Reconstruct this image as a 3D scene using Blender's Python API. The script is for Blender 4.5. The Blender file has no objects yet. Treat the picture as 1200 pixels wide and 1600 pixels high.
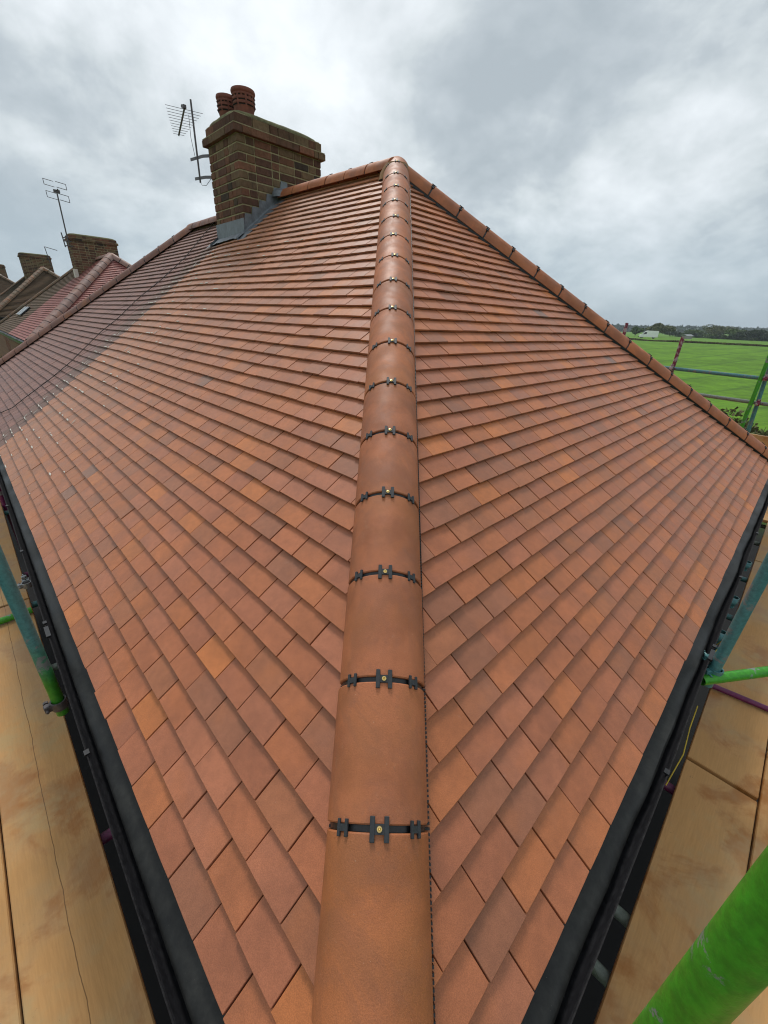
import bpy, math, random
import numpy as np
from mathutils import Vector, Matrix, noise
random.seed(7); rng = np.random.default_rng(7)
S = bpy.context.scene
COL = S.collection
SQ = math.sqrt(.5)
# ------------------------------------------------------------------ camera, sky, sun, exposure
camd = bpy.data.cameras.new('camera'); cam = bpy.data.objects.new('camera', camd); COL.objects.link(cam)
CR = Vector((0.99931878, 0.01116855, 0.03517429)); CU = Vector((-0.0365645, 0.42877923, 0.90266905)); CF = Vector((0.0050005, 0.90334027, -0.42889551))
CP = Vector((-0.01791359, 0.01073425, 1.38348066)); FPX = 628.06
M = Matrix.Identity(4)
for i in range(3):
    M[i][0] = CR[i]; M[i][1] = CU[i]; M[i][2] = -CF[i]; M[i][3] = CP[i]
cam.matrix_world = M
camd.sensor_fit = 'VERTICAL'; camd.sensor_height = 36; camd.sensor_width = 27
camd.lens = FPX / 1600 * 36; camd.clip_start = .02; camd.clip_end = 6000
S.camera = cam
S.render.resolution_x = 768; S.render.resolution_y = 1024
S.view_settings.view_transform = 'Standard'; S.view_settings.look = 'None'; S.view_settings.gamma = 1
S.view_settings.exposure = 0.48; S.view_settings.use_curve_mapping = False
SUN_EL, SUN_AZ = math.radians(52), math.radians(-12)       # the bright part of the cloud is ahead, above the ridge
wd = bpy.data.worlds.new('World'); S.world = wd; wd.use_nodes = True
nt = wd.node_tree; N = nt.nodes; Lk = nt.links; N.clear()
def nd(t, **k):
    n = N.new(t)
    for a, b in k.items(): setattr(n, a, b)
    return n
def mth(op, a, b=None, c=None):
    n = nd('ShaderNodeMath', operation=op)
    for i, v in enumerate((a, b, c)):
        if v is None: continue
        if isinstance(v, (int, float)): n.inputs[i].default_value = v
        else: Lk.new(v, n.inputs[i])
    return n.outputs[0]
out = nd('ShaderNodeOutputWorld'); bg = nd('ShaderNodeBackground'); bg.inputs[1].default_value = .1
Lk.new(bg.outputs[0], out.inputs[0])
sky = nd('ShaderNodeTexSky', sky_type='NISHITA', sun_disc=False, sun_elevation=SUN_EL, sun_rotation=SUN_AZ)
tc = nd('ShaderNodeTexCoord'); sep = nd('ShaderNodeSeparateXYZ'); Lk.new(tc.outputs['Generated'], sep.inputs[0])
zc = mth('MAXIMUM', sep.outputs[2], 0.0)
den = mth('ADD', zc, .50)
cmb = nd('ShaderNodeCombineXYZ')
Lk.new(mth('DIVIDE', sep.outputs[0], den), cmb.inputs[0]); Lk.new(mth('DIVIDE', sep.outputs[1], den), cmb.inputs[1])
def nz(scale, det, dist, off, rough=.55):
    mp = nd('ShaderNodeMapping'); mp.inputs['Location'].default_value = off; Lk.new(cmb.outputs[0], mp.inputs[0])
    n = nd('ShaderNodeTexNoise'); n.inputs['Scale'].default_value = scale; n.inputs['Detail'].default_value = det
    n.inputs['Distortion'].default_value = dist; n.inputs['Roughness'].default_value = rough
    Lk.new(mp.outputs[0], n.inputs['Vector']); return n.outputs[0]
n1 = nz(1.25, 5, .15, (3.1, 1.7, 0)); n2 = nz(3.0, 7, .2, (7.3, 2.2, 0), .6); n3 = nz(8.5, 6, .15, (1.3, 8.2, 0))
v = mth('ADD', mth('ADD', mth('MULTIPLY', n1, .48), mth('MULTIPLY', n2, .38)), mth('MULTIPLY', n3, .14))
def blob(x, y, z, e, w):
    d = nd('ShaderNodeVectorMath', operation='DOT_PRODUCT'); Lk.new(tc.outputs['Generated'], d.inputs[0])
    d.inputs[1].default_value = Vector((x, y, z)).normalized()
    return mth('MULTIPLY', mth('POWER', mth('MAXIMUM', d.outputs['Value'], 0.0), e), w)
for b in [(-.08, .95, .38, 160, .035), (.0, .8, .80, 120, .045), (-.62, .75, .62, 40, .035), (-.74, .86, .36, 300, -.07), (.34, .95, .34, 120, -.03), (-.3, .85, .3, 6, .02)]:
    v = mth('ADD', v, blob(*b))
ramp = nd('ShaderNodeValToRGB'); Lk.new(v, ramp.inputs[0])
el = ramp.color_ramp.elements
el[0].position = .41; el[0].color = (.34, .385, .41, 1); el[1].position = .63; el[1].color = (.76, .80, .82, 1)
for p, c in ((.465, (.41, .455, .48, 1)), (.505, (.51, .555, .57, 1)), (.55, (.61, .65, .67, 1))):
    e = el.new(p); e.color = c
# thicker, bluer air low down
lo = nd('ShaderNodeMapRange'); lo.inputs['From Min'].default_value = 0; lo.inputs['From Max'].default_value = .26; lo.interpolation_type = 'SMOOTHSTEP'
Lk.new(zc, lo.inputs[0])
mxl = nd('ShaderNodeMix', data_type='RGBA'); Lk.new(lo.outputs[0], mxl.inputs[0])
mxb = nd('ShaderNodeMix', data_type='RGBA'); mxb.inputs[0].default_value = .62; Lk.new(ramp.outputs[0], mxb.inputs[6]); mxb.inputs[7].default_value = (.27, .36, .44, 1)
Lk.new(mxb.outputs[2], mxl.inputs[6]); Lk.new(ramp.outputs[0], mxl.inputs[7])
sc = nd('ShaderNodeVectorMath', operation='SCALE'); sc.inputs['Scale'].default_value = 9.5; Lk.new(mxl.outputs[2], sc.inputs[0])
mxs = nd('ShaderNodeMix', data_type='RGBA'); mxs.inputs[0].default_value = .93
Lk.new(sky.outputs[0], mxs.inputs[6]); Lk.new(sc.outputs[0], mxs.inputs[7]); Lk.new(mxs.outputs[2], bg.inputs[0])
sd = bpy.data.lights.new('sun', 'SUN'); sd.energy = 1.5; sd.angle = math.radians(16); sd.color = (1, .96, .9)
so = bpy.data.objects.new('sun', sd); COL.objects.link(so)
sdir = Vector((math.sin(-SUN_AZ) * -1 * math.cos(SUN_EL), math.cos(SUN_AZ) * math.cos(SUN_EL), math.sin(SUN_EL)))
so.rotation_euler = sdir.to_track_quat('Z', 'Y').to_euler(); so.location = (0, 0, 30)
S.render.engine = 'CYCLES'; S.cycles.filter_width = 1.1

# ------------------------------------------------------------------ frame of the place
UR = Vector((SQ, SQ, 0)); UL = Vector((-SQ, SQ, 0)); Z = Vector((0, 0, 1))
PT = 0.6723; CPT, SPT = math.cos(PT), math.sin(PT)
G = .0983; W = 6.70; LT = 11.42; AP = 5.86        # gauge, hip-end eave, long eave, party line
TW = .165; SMAX = W / 2 / CPT; RZ = SMAX * SPT
def pix(P):
    d = Vector(P) - CP; z = d.dot(CF)
    if z < .05: return None
    return (600 + FPX * d.dot(CR) / z, 800 - FPX * d.dot(CU) / z, z)
def PL(a, n, z=0): return UL * a + UR * n + Z * z     # a along the long eave, n inwards
def PR(a, n, z=0): return UR * a + UL * n + Z * z
# ------------------------------------------------------------------ helpers
def link(o, parent=None):
    COL.objects.link(o)
    if parent is not None: o.parent = parent
    return o
def mesh(name, V, F, mats=None, fm=None, smooth=False, cols=None):
    me = bpy.data.meshes.new(name); me.from_pydata([tuple(v) for v in V], [], F)
    for m in (mats if isinstance(mats, (list, tuple)) else [mats]):
        if m: me.materials.append(m)
    if fm is not None: me.polygons.foreach_set('material_index', fm)
    if smooth: me.polygons.foreach_set('use_smooth', [True] * len(me.polygons))
    if cols is not None:
        at = me.attributes.new('tint', 'FLOAT_VECTOR', 'FACE'); at.data.foreach_set('vector', np.array(cols, dtype=np.float32).ravel())
    me.update(); return me
class MB:
    def __init__(s): s.V = []; s.F = []; s.M = []; s.C = []; s.sm = []
    def add(s, V, F, m=0, c=(0, 0, 0), sm=False):
        b = len(s.V); s.V += [tuple(v) for v in V]; s.F += [[i + b for i in f] for f in F]
        s.M += [m] * len(F); s.C += [c] * len(F); s.sm += [sm] * len(F); return s
    def box(s, o, x, y, z, m=0, c=(0, 0, 0), bev=0):
        """o centre, x y z half-extent vectors"""
        o, x, y, z = Vector(o), Vector(x), Vector(y), Vector(z)
        if bev:
            lx, ly, lz = x.length, y.length, z.length
            ux, uy, uz = x / lx, y / ly, z / lz; V = []; idx = {}
            for i in (-1, 1):
                for j in (-1, 1):
                    for k in (-1, 1):
                        for q, (a, b_, c_) in enumerate(((lx, ly - bev, lz - bev), (lx - bev, ly, lz - bev), (lx - bev, ly - bev, lz))):
                            idx[(i, j, k, q)] = len(V); V.append(o + ux * a * i + uy * b_ * j + uz * c_ * k)
            F = []
            for i in (-1, 1):
                F.append([idx[(i, -1, -1, 0)], idx[(i, 1, -1, 0)], idx[(i, 1, 1, 0)], idx[(i, -1, 1, 0)]][::i])
                F.append([idx[(-1, i, -1, 1)], idx[(-1, i, 1, 1)], idx[(1, i, 1, 1)], idx[(1, i, -1, 1)]][::i])
                F.append([idx[(-1, -1, i, 2)], idx[(1, -1, i, 2)], idx[(1, 1, i, 2)], idx[(-1, 1, i, 2)]][::i])
            for i in (-1, 1):
                for j in (-1, 1):
                    F.append([idx[(i, j, -1, 0)], idx[(i, j, 1, 0)], idx[(i, j, 1, 1)], idx[(i, j, -1, 1)]])
                    F.append([idx[(i, -1, j, 0)], idx[(i, 1, j, 0)], idx[(i, 1, j, 2)], idx[(i, -1, j, 2)]])
                    F.append([idx[(-1, i, j, 1)], idx[(1, i, j, 1)], idx[(1, i, j, 2)], idx[(-1, i, j, 2)]])
                    for k in (-1, 1): F.append([idx[(i, j, k, 0)], idx[(i, j, k, 1)], idx[(i, j, k, 2)]])
            return s.add(V, F, m, c)
        V = [o + x * i + y * j + z * k for i in (-1, 1) for j in (-1, 1) for k in (-1, 1)]
        return s.add(V, [[0, 1, 3, 2], [4, 6, 7, 5], [0, 4, 5, 1], [2, 3, 7, 6], [0, 2, 6, 4], [1, 5, 7, 3]], m, c)
    def tube(s, pts, r, n=10, m=0, c=(0, 0, 0), cap=True, hollow=0):
        pts = [Vector(p) for p in pts]; rs = r if isinstance(r, (list, tuple)) else [r] * len(pts)
        V = []; F = []
        d0 = (pts[1] - pts[0]).normalized(); ref = Vector((0, 0, 1)) if abs(d0.z) < .9 else Vector((1, 0, 0))
        x = d0.cross(ref).normalized()
        for i, p in enumerate(pts):
            d = (pts[min(i + 1, len(pts) - 1)] - pts[max(i - 1, 0)]).normalized()
            x = (x - d * x.dot(d)).normalized(); y = d.cross(x)
            for k in range(n):
                t = 2 * math.pi * k / n; V.append(p + (x * math.cos(t) + y * math.sin(t)) * rs[i])
        for i in range(len(pts) - 1):
            for k in range(n): F.append([i * n + k, i * n + (k + 1) % n, (i + 1) * n + (k + 1) % n, (i + 1) * n + k])
        s.add(V, F, m, c, True)
        if hollow:
            for e, sg in ((0, 1), (len(pts) - 1, -1)):
                p = pts[e]; d = (pts[1] - pts[0]).normalized() if e == 0 else (pts[-2] - pts[-1]).normalized()
                R = [Vector(v) for v in V[e * n:(e + 1) * n]]; I = [p + (v - p) * (1 - hollow) for v in R]; D = [v + d * .12 for v in I]
                s.add(R + I + D, [[k, (k + 1) % n, n + (k + 1) % n, n + k] for k in range(n)] + [[n + k, n + (k + 1) % n, 2 * n + (k + 1) % n, 2 * n + k] for k in range(n)] + [list(range(2 * n, 3 * n))], m, c)
        elif cap:
            s.add(V[:n], [list(range(n))[::-1]], m, c); s.add(V[-n:], [list(range(n))], m, c)
        return s
    def lathe(s, o, prof, n=20, m=0, c=(0, 0, 0), ax=Z, sm=True):
        o = Vector(o); ax = Vector(ax).normalized(); x = ax.orthogonal().normalized(); y = ax.cross(x); V = []; F = []
        for r, h in prof:
            for k in range(n): t = 2 * math.pi * k / n; V.append(o + ax * h + (x * math.cos(t) + y * math.sin(t)) * r)
        for i in range(len(prof) - 1):
            for k in range(n): F.append([i * n + k, i * n + (k + 1) % n, (i + 1) * n + (k + 1) % n, (i + 1) * n + k])
        return s.add(V, F, m, c, sm)
    def build(s, name, mats, parent=None, kind=None, tint=False):
        me = mesh(name, s.V, s.F, mats, s.M, False, s.C if tint else None)
        me.polygons.foreach_set('use_smooth', s.sm)
        if any(s.sm): me.set_sharp_from_angle(angle=math.radians(38))
        o = link(bpy.data.objects.new(name, me), parent)
        if kind: o['kind'] = kind
        return o
def thing(name, label, cat, loc=(0, 0, 0), group=None):
    o = bpy.data.objects.new(name, None); o.location = loc; o.empty_display_size = .1; COL.objects.link(o)
    o['label'] = label; o['category'] = cat
    if group: o['group'] = group
    return o
def tag(o, label=None, cat=None, group=None, kind=None):
    if label: o['label'] = label
    if cat: o['category'] = cat
    if group: o['group'] = group
    if kind: o['kind'] = kind
    return o
# ------------------------------------------------------------------ materials
class MT:
    def __init__(s, name):
        s.m = bpy.data.materials.new(name); s.m.use_nodes = True; s.t = s.m.node_tree; s.N = s.t.nodes
        s.b = s.N['Principled BSDF']; s.g = None
    def n(s, t, **k):
        x = s.N.new(t)
        for a, b in k.items(): setattr(x, a, b)
        return x
    def l(s, a, b): s.t.links.new(a, b)
    def pos(s, obj=False):
        if s.g is None:
            s.g = s.n('ShaderNodeTexCoord').outputs['Object'] if obj else s.n('ShaderNodeNewGeometry').outputs['Position']
        return s.g
    def noise(s, scale, det=4, vec=None, stretch=None, rough=.55, dist=0):
        v = vec or s.pos()
        if stretch:
            mp = s.n('ShaderNodeMapping'); mp.inputs['Scale'].default_value = stretch; s.l(v, mp.inputs[0]); v = mp.outputs[0]
        x = s.n('ShaderNodeTexNoise'); x.inputs['Scale'].default_value = scale; x.inputs['Detail'].default_value = det
        x.inputs['Roughness'].default_value = rough; x.inputs['Distortion'].default_value = dist; s.l(v, x.inputs['Vector']); return x.outputs[0]
    def rng(s, x, a, b, c=0., d=1., sm=True):
        r = s.n('ShaderNodeMapRange'); 
        if sm: r.interpolation_type = 'SMOOTHSTEP'
        for i, v in enumerate((a, b, c, d)): r.inputs[1 + i].default_value = v
        s.l(x, r.inputs[0]); return r.outputs[0]
    def mix(s, f, a, b, mode='MIX'):
        x = s.n('ShaderNodeMix', data_type='RGBA', blend_type=mode)
        for i, v in ((0, f), (6, a), (7, b)):
            if isinstance(v, (int, float)): x.inputs[i].default_value = v
            elif isinstance(v, tuple): x.inputs[i].default_value = (v + (1,))[:4]
            else: s.l(v, x.inputs[i])
        return x.outputs[2]
    def val(s, f, col):   # multiply colour by value
        x = s.n('ShaderNodeVectorMath', operation='SCALE'); s.l(col, x.inputs[0]); s.l(f, x.inputs['Scale']); return x.outputs[0]
    def bump(s, h, st, d=.002):
        b = s.n('ShaderNodeBump'); b.inputs['Strength'].default_value = st; b.inputs['Distance'].default_value = d; s.l(h, b.inputs['Height']); s.l(b.outputs[0], s.b.inputs['Normal'])
    def done(s, col=None, rough=.6, metal=0, spec=.5):
        if col is not None:
            if isinstance(col, tuple): s.b.inputs['Base Color'].default_value = (col + (1,))[:4]
            else: s.l(col, s.b.inputs['Base Color'])
        if isinstance(rough, (int, float)): s.b.inputs['Roughness'].default_value = rough
        else: s.l(rough, s.b.inputs['Roughness'])
        s.b.inputs['Metallic'].default_value = metal; s.b.inputs['Specular IOR Level'].default_value = spec
        return s.m
def tintcol(t):
    a = t.n('ShaderNodeAttribute', attribute_name='tint'); o = t.n('ShaderNodeObjectInfo')
    x = t.n('ShaderNodeVectorMath', operation='ADD'); t.l(a.outputs['Vector'], x.inputs[0]); t.l(o.outputs['Color'], x.inputs[1]); return x.outputs[0]
def tile_mat(name, moss=0, pale=.14, spec=.40, rough=.52, orange=.30):
    t = MT(name); c = tintcol(t)
    off = t.n('ShaderNodeVectorMath', operation='SCALE'); t.l(c, off.inputs[0]); off.inputs['Scale'].default_value = 37
    ad = t.n('ShaderNodeVectorMath', operation='ADD'); t.l(off.outputs[0], ad.inputs[0]); t.l(t.pos(), ad.inputs[1]); v = ad.outputs[0]
    big = t.noise(7, 4, v); fine = t.noise(420, 3, t.pos()); mid = t.noise(38, 5, v)
    c = t.val(t.rng(big, .3, .7, .88, 1.1), c)
    c = t.val(t.rng(mid, .25, .75, .93, 1.07), c)
    c = t.mix(t.rng(t.noise(5, 3, v), .52, .72, 0, orange), c, (.46, .145, .045))
    c = t.mix(t.rng(t.noise(150, 4, rough=.8), .66, .72, 0, .4), c, (.14, .07, .05)); c = t.mix(t.rng(t.noise(110, 4, rough=.8), .69, .74, 0, .45), c, (.6, .42, .32))
    c = t.mix(t.rng(t.noise(4.3, 4, v, rough=.7), .55, .8, 0, .16), c, (.26, .14, .10))
    c = t.mix(t.rng(t.noise(16, 6, v, rough=.75), .62, .82, 0, pale), c, (.55, .42, .34))
    c = t.val(t.rng(fine, .3, .7, .86, 1.14), c)
    if moss:
        mm = t.rng(t.noise(2.2, 7, rough=.75), .5 - moss * .25, .62, 0, .85)
        c = t.mix(mm, c, t.mix(t.noise(30, 4), (.075, .052, .032), (.13, .085, .042)))
        c = t.mix(t.rng(t.noise(3.1, 5, rough=.7), .6, .75, 0, .6), c, (.20, .125, .045))
    t.bump(fine, .25, .0012); t.b.inputs['Sheen Weight'].default_value = .06; t.b.inputs['Sheen Roughness'].default_value = .4; t.b.inputs['Sheen Tint'].default_value = (1, .86, .78, 1)
    return t.done(c, t.rng(big, .3, .7, rough - .06, rough + .1), 0, spec)
M_TILE = tile_mat('clay_tile'); M_TILE_OLD = tile_mat('weathered_tile', 0, .25, .3, .62, 0); M_TILE_MOSS = tile_mat('mossy_tile', 1, .1, .2, .85, 0)
M_TILE_HMOSS = tile_mat('half_mossy_tile', .35, .1, .25, .8, 0)
def plain(name, col, rough=.6, metal=0, spec=.5, var=.2, sc=20, bump=0, d=.002, stretch=None, obj=False):
    t = MT(name); t.pos(obj); x = t.noise(sc, 6, stretch=stretch, rough=.65)
    rgb = t.n('ShaderNodeRGB'); rgb.outputs[0].default_value = (col + (1,))[:4]
    c = t.val(t.rng(x, .25, .75, 1 - var, 1 + var), rgb.outputs[0])
    if bump: t.bump(x, bump, d)
    return t.done(c, t.rng(x, .3, .7, max(.05, rough - .08), rough + .08), metal, spec)
M_BLACK = plain('black_plastic', (.012, .012, .014), .42, 0, .5, .3, 60)
M_CLIP = plain('clip_plastic', (.03, .033, .038), .6, 0, .4, .25, 90)
M_BRASS = plain('brass_screw', (.75, .55, .22), .3, .9, .5, .1, 90)
M_FELT = plain('roof_felt', (.02, .018, .017), .9, 0, .2, .3, 30)
M_LEAD = plain('lead_sheet', (.15, .165, .185), .5, .25, .5, .35, 14, .3, .004)
M_MORT = plain('mortar', (.30, .265, .155), .95, 0, .2, .3, 25, .5, .004)
M_MORTG = plain('lichened_mortar', (.15, .14, .075), .95, 0, .2, .45, 14, .5, .006)
M_MORTC = plain('clay_tinted_mortar', (.26, .15, .08), .95, 0, .2, .35, 18, .5, .006)
M_DAB = plain('pale_mortar', (.62, .58, .52), .9, 0, .2, .15, 60)
M_GALV = plain('galvanised_steel', (.3, .31, .32), .4, .7, .5, .25, 30)
M_TAR = None
M_DARKM = plain('dark_aerial_metal', (.10, .09, .095), .5, .5, .5, .25, 50)
M_POT = plain('terracotta_pot', (.20, .07, .05), .75, 0, .3, .3, 16, .3, .003)
M_WHITE = plain('white_paint', (.84, .84, .83), .35, 0, .5, .06, 3)
M_GLASS = plain('dark_glass', (.02, .022, .026), .12, 0, .6, .1, 3)
M_RUB = plain('black_rubber', (.02, .02, .02), .8, 0, .3, .1, 8)
M_YEL = plain('yellow_cable', (.5, .36, .03), .5)
M_CABLE = plain('black_cable', (.012, .011, .011), .6)
M_BARK = plain('bark', (.09, .07, .05), .9, 0, .2, .3, 12)
M_SKYL = plain('grey_metal', (.35, .36, .36), .5, .2)
M_SPRAY = plain('mortar_grey', (.3, .29, .27), .9, 0, .2, .3, 10)
def clay_round():
    t = MT('clay_hip_tile'); c = tintcol(t)
    c = t.val(t.rng(t.noise(6, 5, rough=.6), .35, .65, .80, 1.14), c)
    c = t.mix(t.rng(t.noise(4.5, 6, rough=.75, dist=.5), .47, .62, 0, .45), c, (.27, .105, .058))
    c = t.mix(t.rng(t.noise(3.4, 4), .5, .7, 0, .4), c, (.37, .135, .045))
    c = t.mix(t.rng(t.noise(9, 6, rough=.8, dist=.6), .56, .8, 0, .45), c, (.19, .105, .075))
    c = t.mix(t.rng(t.noise(14, 7, stretch=(1.6, .5, 1), rough=.85), .60, .74, 0, .3), c, (.55, .38, .25))
    c = t.mix(t.rng(t.noise(45, 7, rough=.85), .66, .8, 0, .35), c, (.5, .36, .26))
    f = t.noise(520, 3); c = t.val(t.rng(f, .3, .7, .86, 1.14), c); c = t.mix(t.rng(t.noise(170, 4, rough=.8), .64, .70, 0, .5), c, (.13, .065, .045)); c = t.mix(t.rng(t.noise(120, 5, rough=.8), .66, .71, 0, .6), c, (.66, .48, .36))
    t.bump(t.noise(260, 5, rough=.75), .55, .002)
    return t.done(c, t.rng(t.noise(11, 4), .3, .7, .5, .68), 0, .35)
M_HIP = clay_round()
def eave_mat():
    t = MT('eaves_felt_support'); x = t.noise(35, 6, rough=.7)
    c = t.mix(t.rng(t.noise(6, 5, rough=.7), .35, .7), (.008, .008, .008), (.026, .026, .024)); c = t.val(t.rng(x, .3, .7, .8, 1.2), c)
    c = t.mix(t.rng(t.noise(120, 4, rough=.8), .68, .78, 0, .5), c, (.25, .23, .2)); t.bump(x, .3, .002)
    return t.done(c, t.rng(t.noise(3, 5), .35, .65, .35, .6), 0, .28)
M_TRAY = eave_mat()
def paint(name, col, worn=.5, under=(.20, .22, .22), rough=.35):
    t = MT(name); x = t.noise(9, 7, rough=.7, dist=.4); y = t.noise(60, 5, rough=.7)
    rgb = t.n('ShaderNodeRGB'); rgb.outputs[0].default_value = col + (1,)
    c = t.val(t.rng(y, .3, .7, .75, 1.2), rgb.outputs[0])
    lo_ = .78 - worn * .35
    c = t.mix(t.rng(x, lo_, lo_ + .035), c, t.mix(y, tuple(u * .55 for u in under), under))
    c = t.mix(t.rng(t.noise(160, 5, rough=.8), .66, .72, 0, .6), c, (.06, .055, .045)); t.bump(y, .25, .003)
    return t.done(c, t.rng(x, .4, .6, rough, rough + .2), .1, .5)
M_GREEN = paint('green_scaffold_paint', (.04, .27, .012), .56, (.22, .26, .24))
M_TEAL = paint('teal_scaffold_paint', (.06, .19, .20), .62)
def teal_green():
    m2 = M_TEAL.copy(); m2.name = 'teal_paint_with_green_foot'; nt_ = m2.node_tree; rgb = [n for n in nt_.nodes if n.type == 'RGB'][0]
    g = nt_.nodes.new('ShaderNodeNewGeometry'); sp_ = nt_.nodes.new('ShaderNodeSeparateXYZ'); mr = nt_.nodes.new('ShaderNodeMapRange'); mr.inputs[1].default_value = -.12; mr.inputs[2].default_value = .10
    mx = nt_.nodes.new('ShaderNodeMix'); mx.data_type = 'RGBA'; mx.inputs[6].default_value = (.03, .19, .012, 1); mx.inputs[7].default_value = rgb.outputs[0].default_value
    nt_.links.new(g.outputs['Position'], sp_.inputs[0]); nt_.links.new(sp_.outputs[2], mr.inputs[0]); nt_.links.new(mr.outputs[0], mx.inputs[0])
    for l in list(rgb.outputs[0].links): nt_.links.new(mx.outputs[2], l.to_socket)
    return m2
M_TEALG = teal_green()
M_PURP = paint('magenta_scaffold_paint', (.13, .012, .07), .35)
M_BURG = paint('burgundy_scaffold_paint', (.16, .02, .05), .8, (.42, .38, .38))
M_GREY = paint('bare_scaffold_steel', (.17, .20, .17), .5, (.12, .15, .10), .45)
def wood(crack=False):
    t = MT('scaffold_board_wood'); o = t.pos(True)
    g1 = t.noise(3.5, 6, stretch=(.7, 1.6, 1), rough=.6); g2 = t.noise(60, 4, stretch=(.2, 2.5, 2))
    c = t.mix(g1, (.43, .215, .072), (.56, .315, .125)); c = t.val(t.rng(g2, .3, .7, .95, 1.05), c)
    w = t.geo = t.n('ShaderNodeNewGeometry').outputs['Position']
    wet = t.noise(2.6, 6, w, rough=.62, dist=.35)
    c = t.mix(t.rng(wet, .49, .60, 0, .85), c, (.34, .125, .022))
    c = t.mix(t.rng(t.noise(2.1, 5, w, rough=.7), .5, .66, 0, .6), c, (.42, .31, .15))
    c = t.mix(t.rng(t.noise(26, 6, w, rough=.8, dist=.8), .64, .72, 0, .7), c, (.10, .06, .03))
    c = t.mix(t.rng(t.noise(7, 5, o, stretch=(.3, 14, 1), rough=.8), .68, .71, 0, .55), c, (.12, .07, .03))
    c = t.mix(t.rng(t.noise(1.3, 5, w, rough=.7), .42, .6, 0, .45), c, (.40, .28, .15))
    if crack:
        sp = t.n('ShaderNodeSeparateXYZ'); t.l(o, sp.inputs[0]); nn_ = t.noise(3, 5, o, stretch=(1, .1, .1))
        a1 = t.n('ShaderNodeMath', operation='MULTIPLY_ADD'); t.l(nn_, a1.inputs[0]); a1.inputs[1].default_value = .03; t.l(sp.outputs[1], a1.inputs[2])
        a2 = t.n('ShaderNodeMath', operation='SUBTRACT'); t.l(a1.outputs[0], a2.inputs[0]); a2.inputs[1].default_value = .015
        a3 = t.n('ShaderNodeMath', operation='ABSOLUTE'); t.l(a2.outputs[0], a3.inputs[0]); c = t.mix(t.rng(a3.outputs[0], .0006, .0022, .75, 0), c, (.09, .045, .015))
    t.bump(t.noise(40, 6, o, stretch=(.2, 1.5, 1.5)), .35, .004)
    return t.done(c, t.rng(wet, .45, .6, .75, .45), 0, .3)
M_WOOD = wood(); M_WOODC = wood(True)
def brick_m():
    t = MT('brick_clay'); c = tintcol(t)
    x = t.noise(22, 6, rough=.7); c = t.val(t.rng(x, .25, .75, .7, 1.3), c)
    c = t.mix(t.rng(t.noise(3.5, 6, rough=.7), .48, .68, 0, .4), c, (.085, .066, .034))
    c = t.mix(t.rng(t.noise(9, 5, stretch=(2.5, 2.5, .35), rough=.7), .56, .72, 0, .55), c, (.035, .028, .024))
    c = t.mix(t.rng(t.noise(60, 6, rough=.85), .66, .76, 0, .5), c, (.32, .30, .2)); t.bump(x, .6, .006)
    return t.done(c, .92, 0, .2)
M_BRICK = brick_m()
def flat_brick():
    t = MT('wall_brick'); b = t.n('ShaderNodeTexBrick'); b.inputs['Scale'].default_value = 4.4
    b.inputs['Color1'].default_value = (.16, .06, .04, 1); b.inputs['Color2'].default_value = (.22, .09, .06, 1); b.inputs['Mortar'].default_value = (.3, .27, .23, 1); b.inputs['Mortar Size'].default_value = .02
    cm = t.n('ShaderNodeCombineXYZ'); sp = t.n('ShaderNodeSeparateXYZ'); t.l(t.pos(), sp.inputs[0])
    a = t.n('ShaderNodeMath', operation='ADD'); t.l(sp.outputs[0], a.inputs[0]); t.l(sp.outputs[1], a.inputs[1]); t.l(a.outputs[0], cm.inputs[0]); t.l(sp.outputs[2], cm.inputs[1]); t.l(cm.outputs[0], b.inputs['Vector'])
    return t.done(b.outputs[0], .9, 0, .2)
M_WALL = flat_brick()
def field_m():
    t = MT('field_grass'); p = t.pos()
    c = t.mix(t.noise(.045, 6, rough=.6), (.095, .215, .008), (.125, .26, .013))
    c = t.mix(t.rng(t.noise(.9, 6, rough=.75), .35, .7), c, (.085, .18, .013))
    c = t.val(t.rng(t.noise(.25, 7, rough=.8), .35, .65, .72, 1.22), c)
    wv = t.n('ShaderNodeTexWave', wave_type='BANDS', bands_direction='X'); wv.inputs['Scale'].default_value = .05; wv.inputs['Distortion'].default_value = 1.6; wv.inputs['Detail'].default_value = 1; wv.inputs['Detail Scale'].default_value = .2
    mp = t.n('ShaderNodeMapping'); mp.inputs['Rotation'].default_value = (0, 0, 1.05); t.l(p, mp.inputs[0]); t.l(mp.outputs[0], wv.inputs[0])
    c = t.mix(t.rng(wv.outputs['Fac'], .95, .99, 0, .35), c, (.03, .075, .012))
    wz = t.n('ShaderNodeTexWave', wave_type='BANDS', bands_direction='X'); wz.inputs['Scale'].default_value = .5; wz.inputs['Distortion'].default_value = 1.2; wz.inputs['Detail Scale'].default_value = .15; t.l(mp.outputs[0], wz.inputs[0])
    c = t.mix(t.rng(wz.outputs['Fac'], .3, .9, 0, .10), c, (.04, .10, .014))
    ln = t.n('ShaderNodeVectorMath', operation='LENGTH'); t.l(p, ln.inputs[0])
    c = t.mix(t.rng(ln.outputs['Value'], 17, 23, 1, 0), c, (.016, .016, .016))  # paving round the house, near black to paint shade into the eaves gap
    return t.done(c, .9, 0, .15)
M_FIELD = field_m()
def leaf(name, a, b):
    t = MT(name); c = t.mix(t.rng(t.noise(1.7, 5), .3, .7), a, b); c = t.val(t.rng(t.noise(9, 3), .25, .75, .6, 1.4), c)
    return t.done(c, .75, 0, .25)
M_LEAF = leaf('hedge_leaf', (.05, .085, .018), (.10, .15, .03)); M_LEAFB = leaf('bronze_leaf', (.09, .10, .035), (.13, .14, .05))
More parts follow.
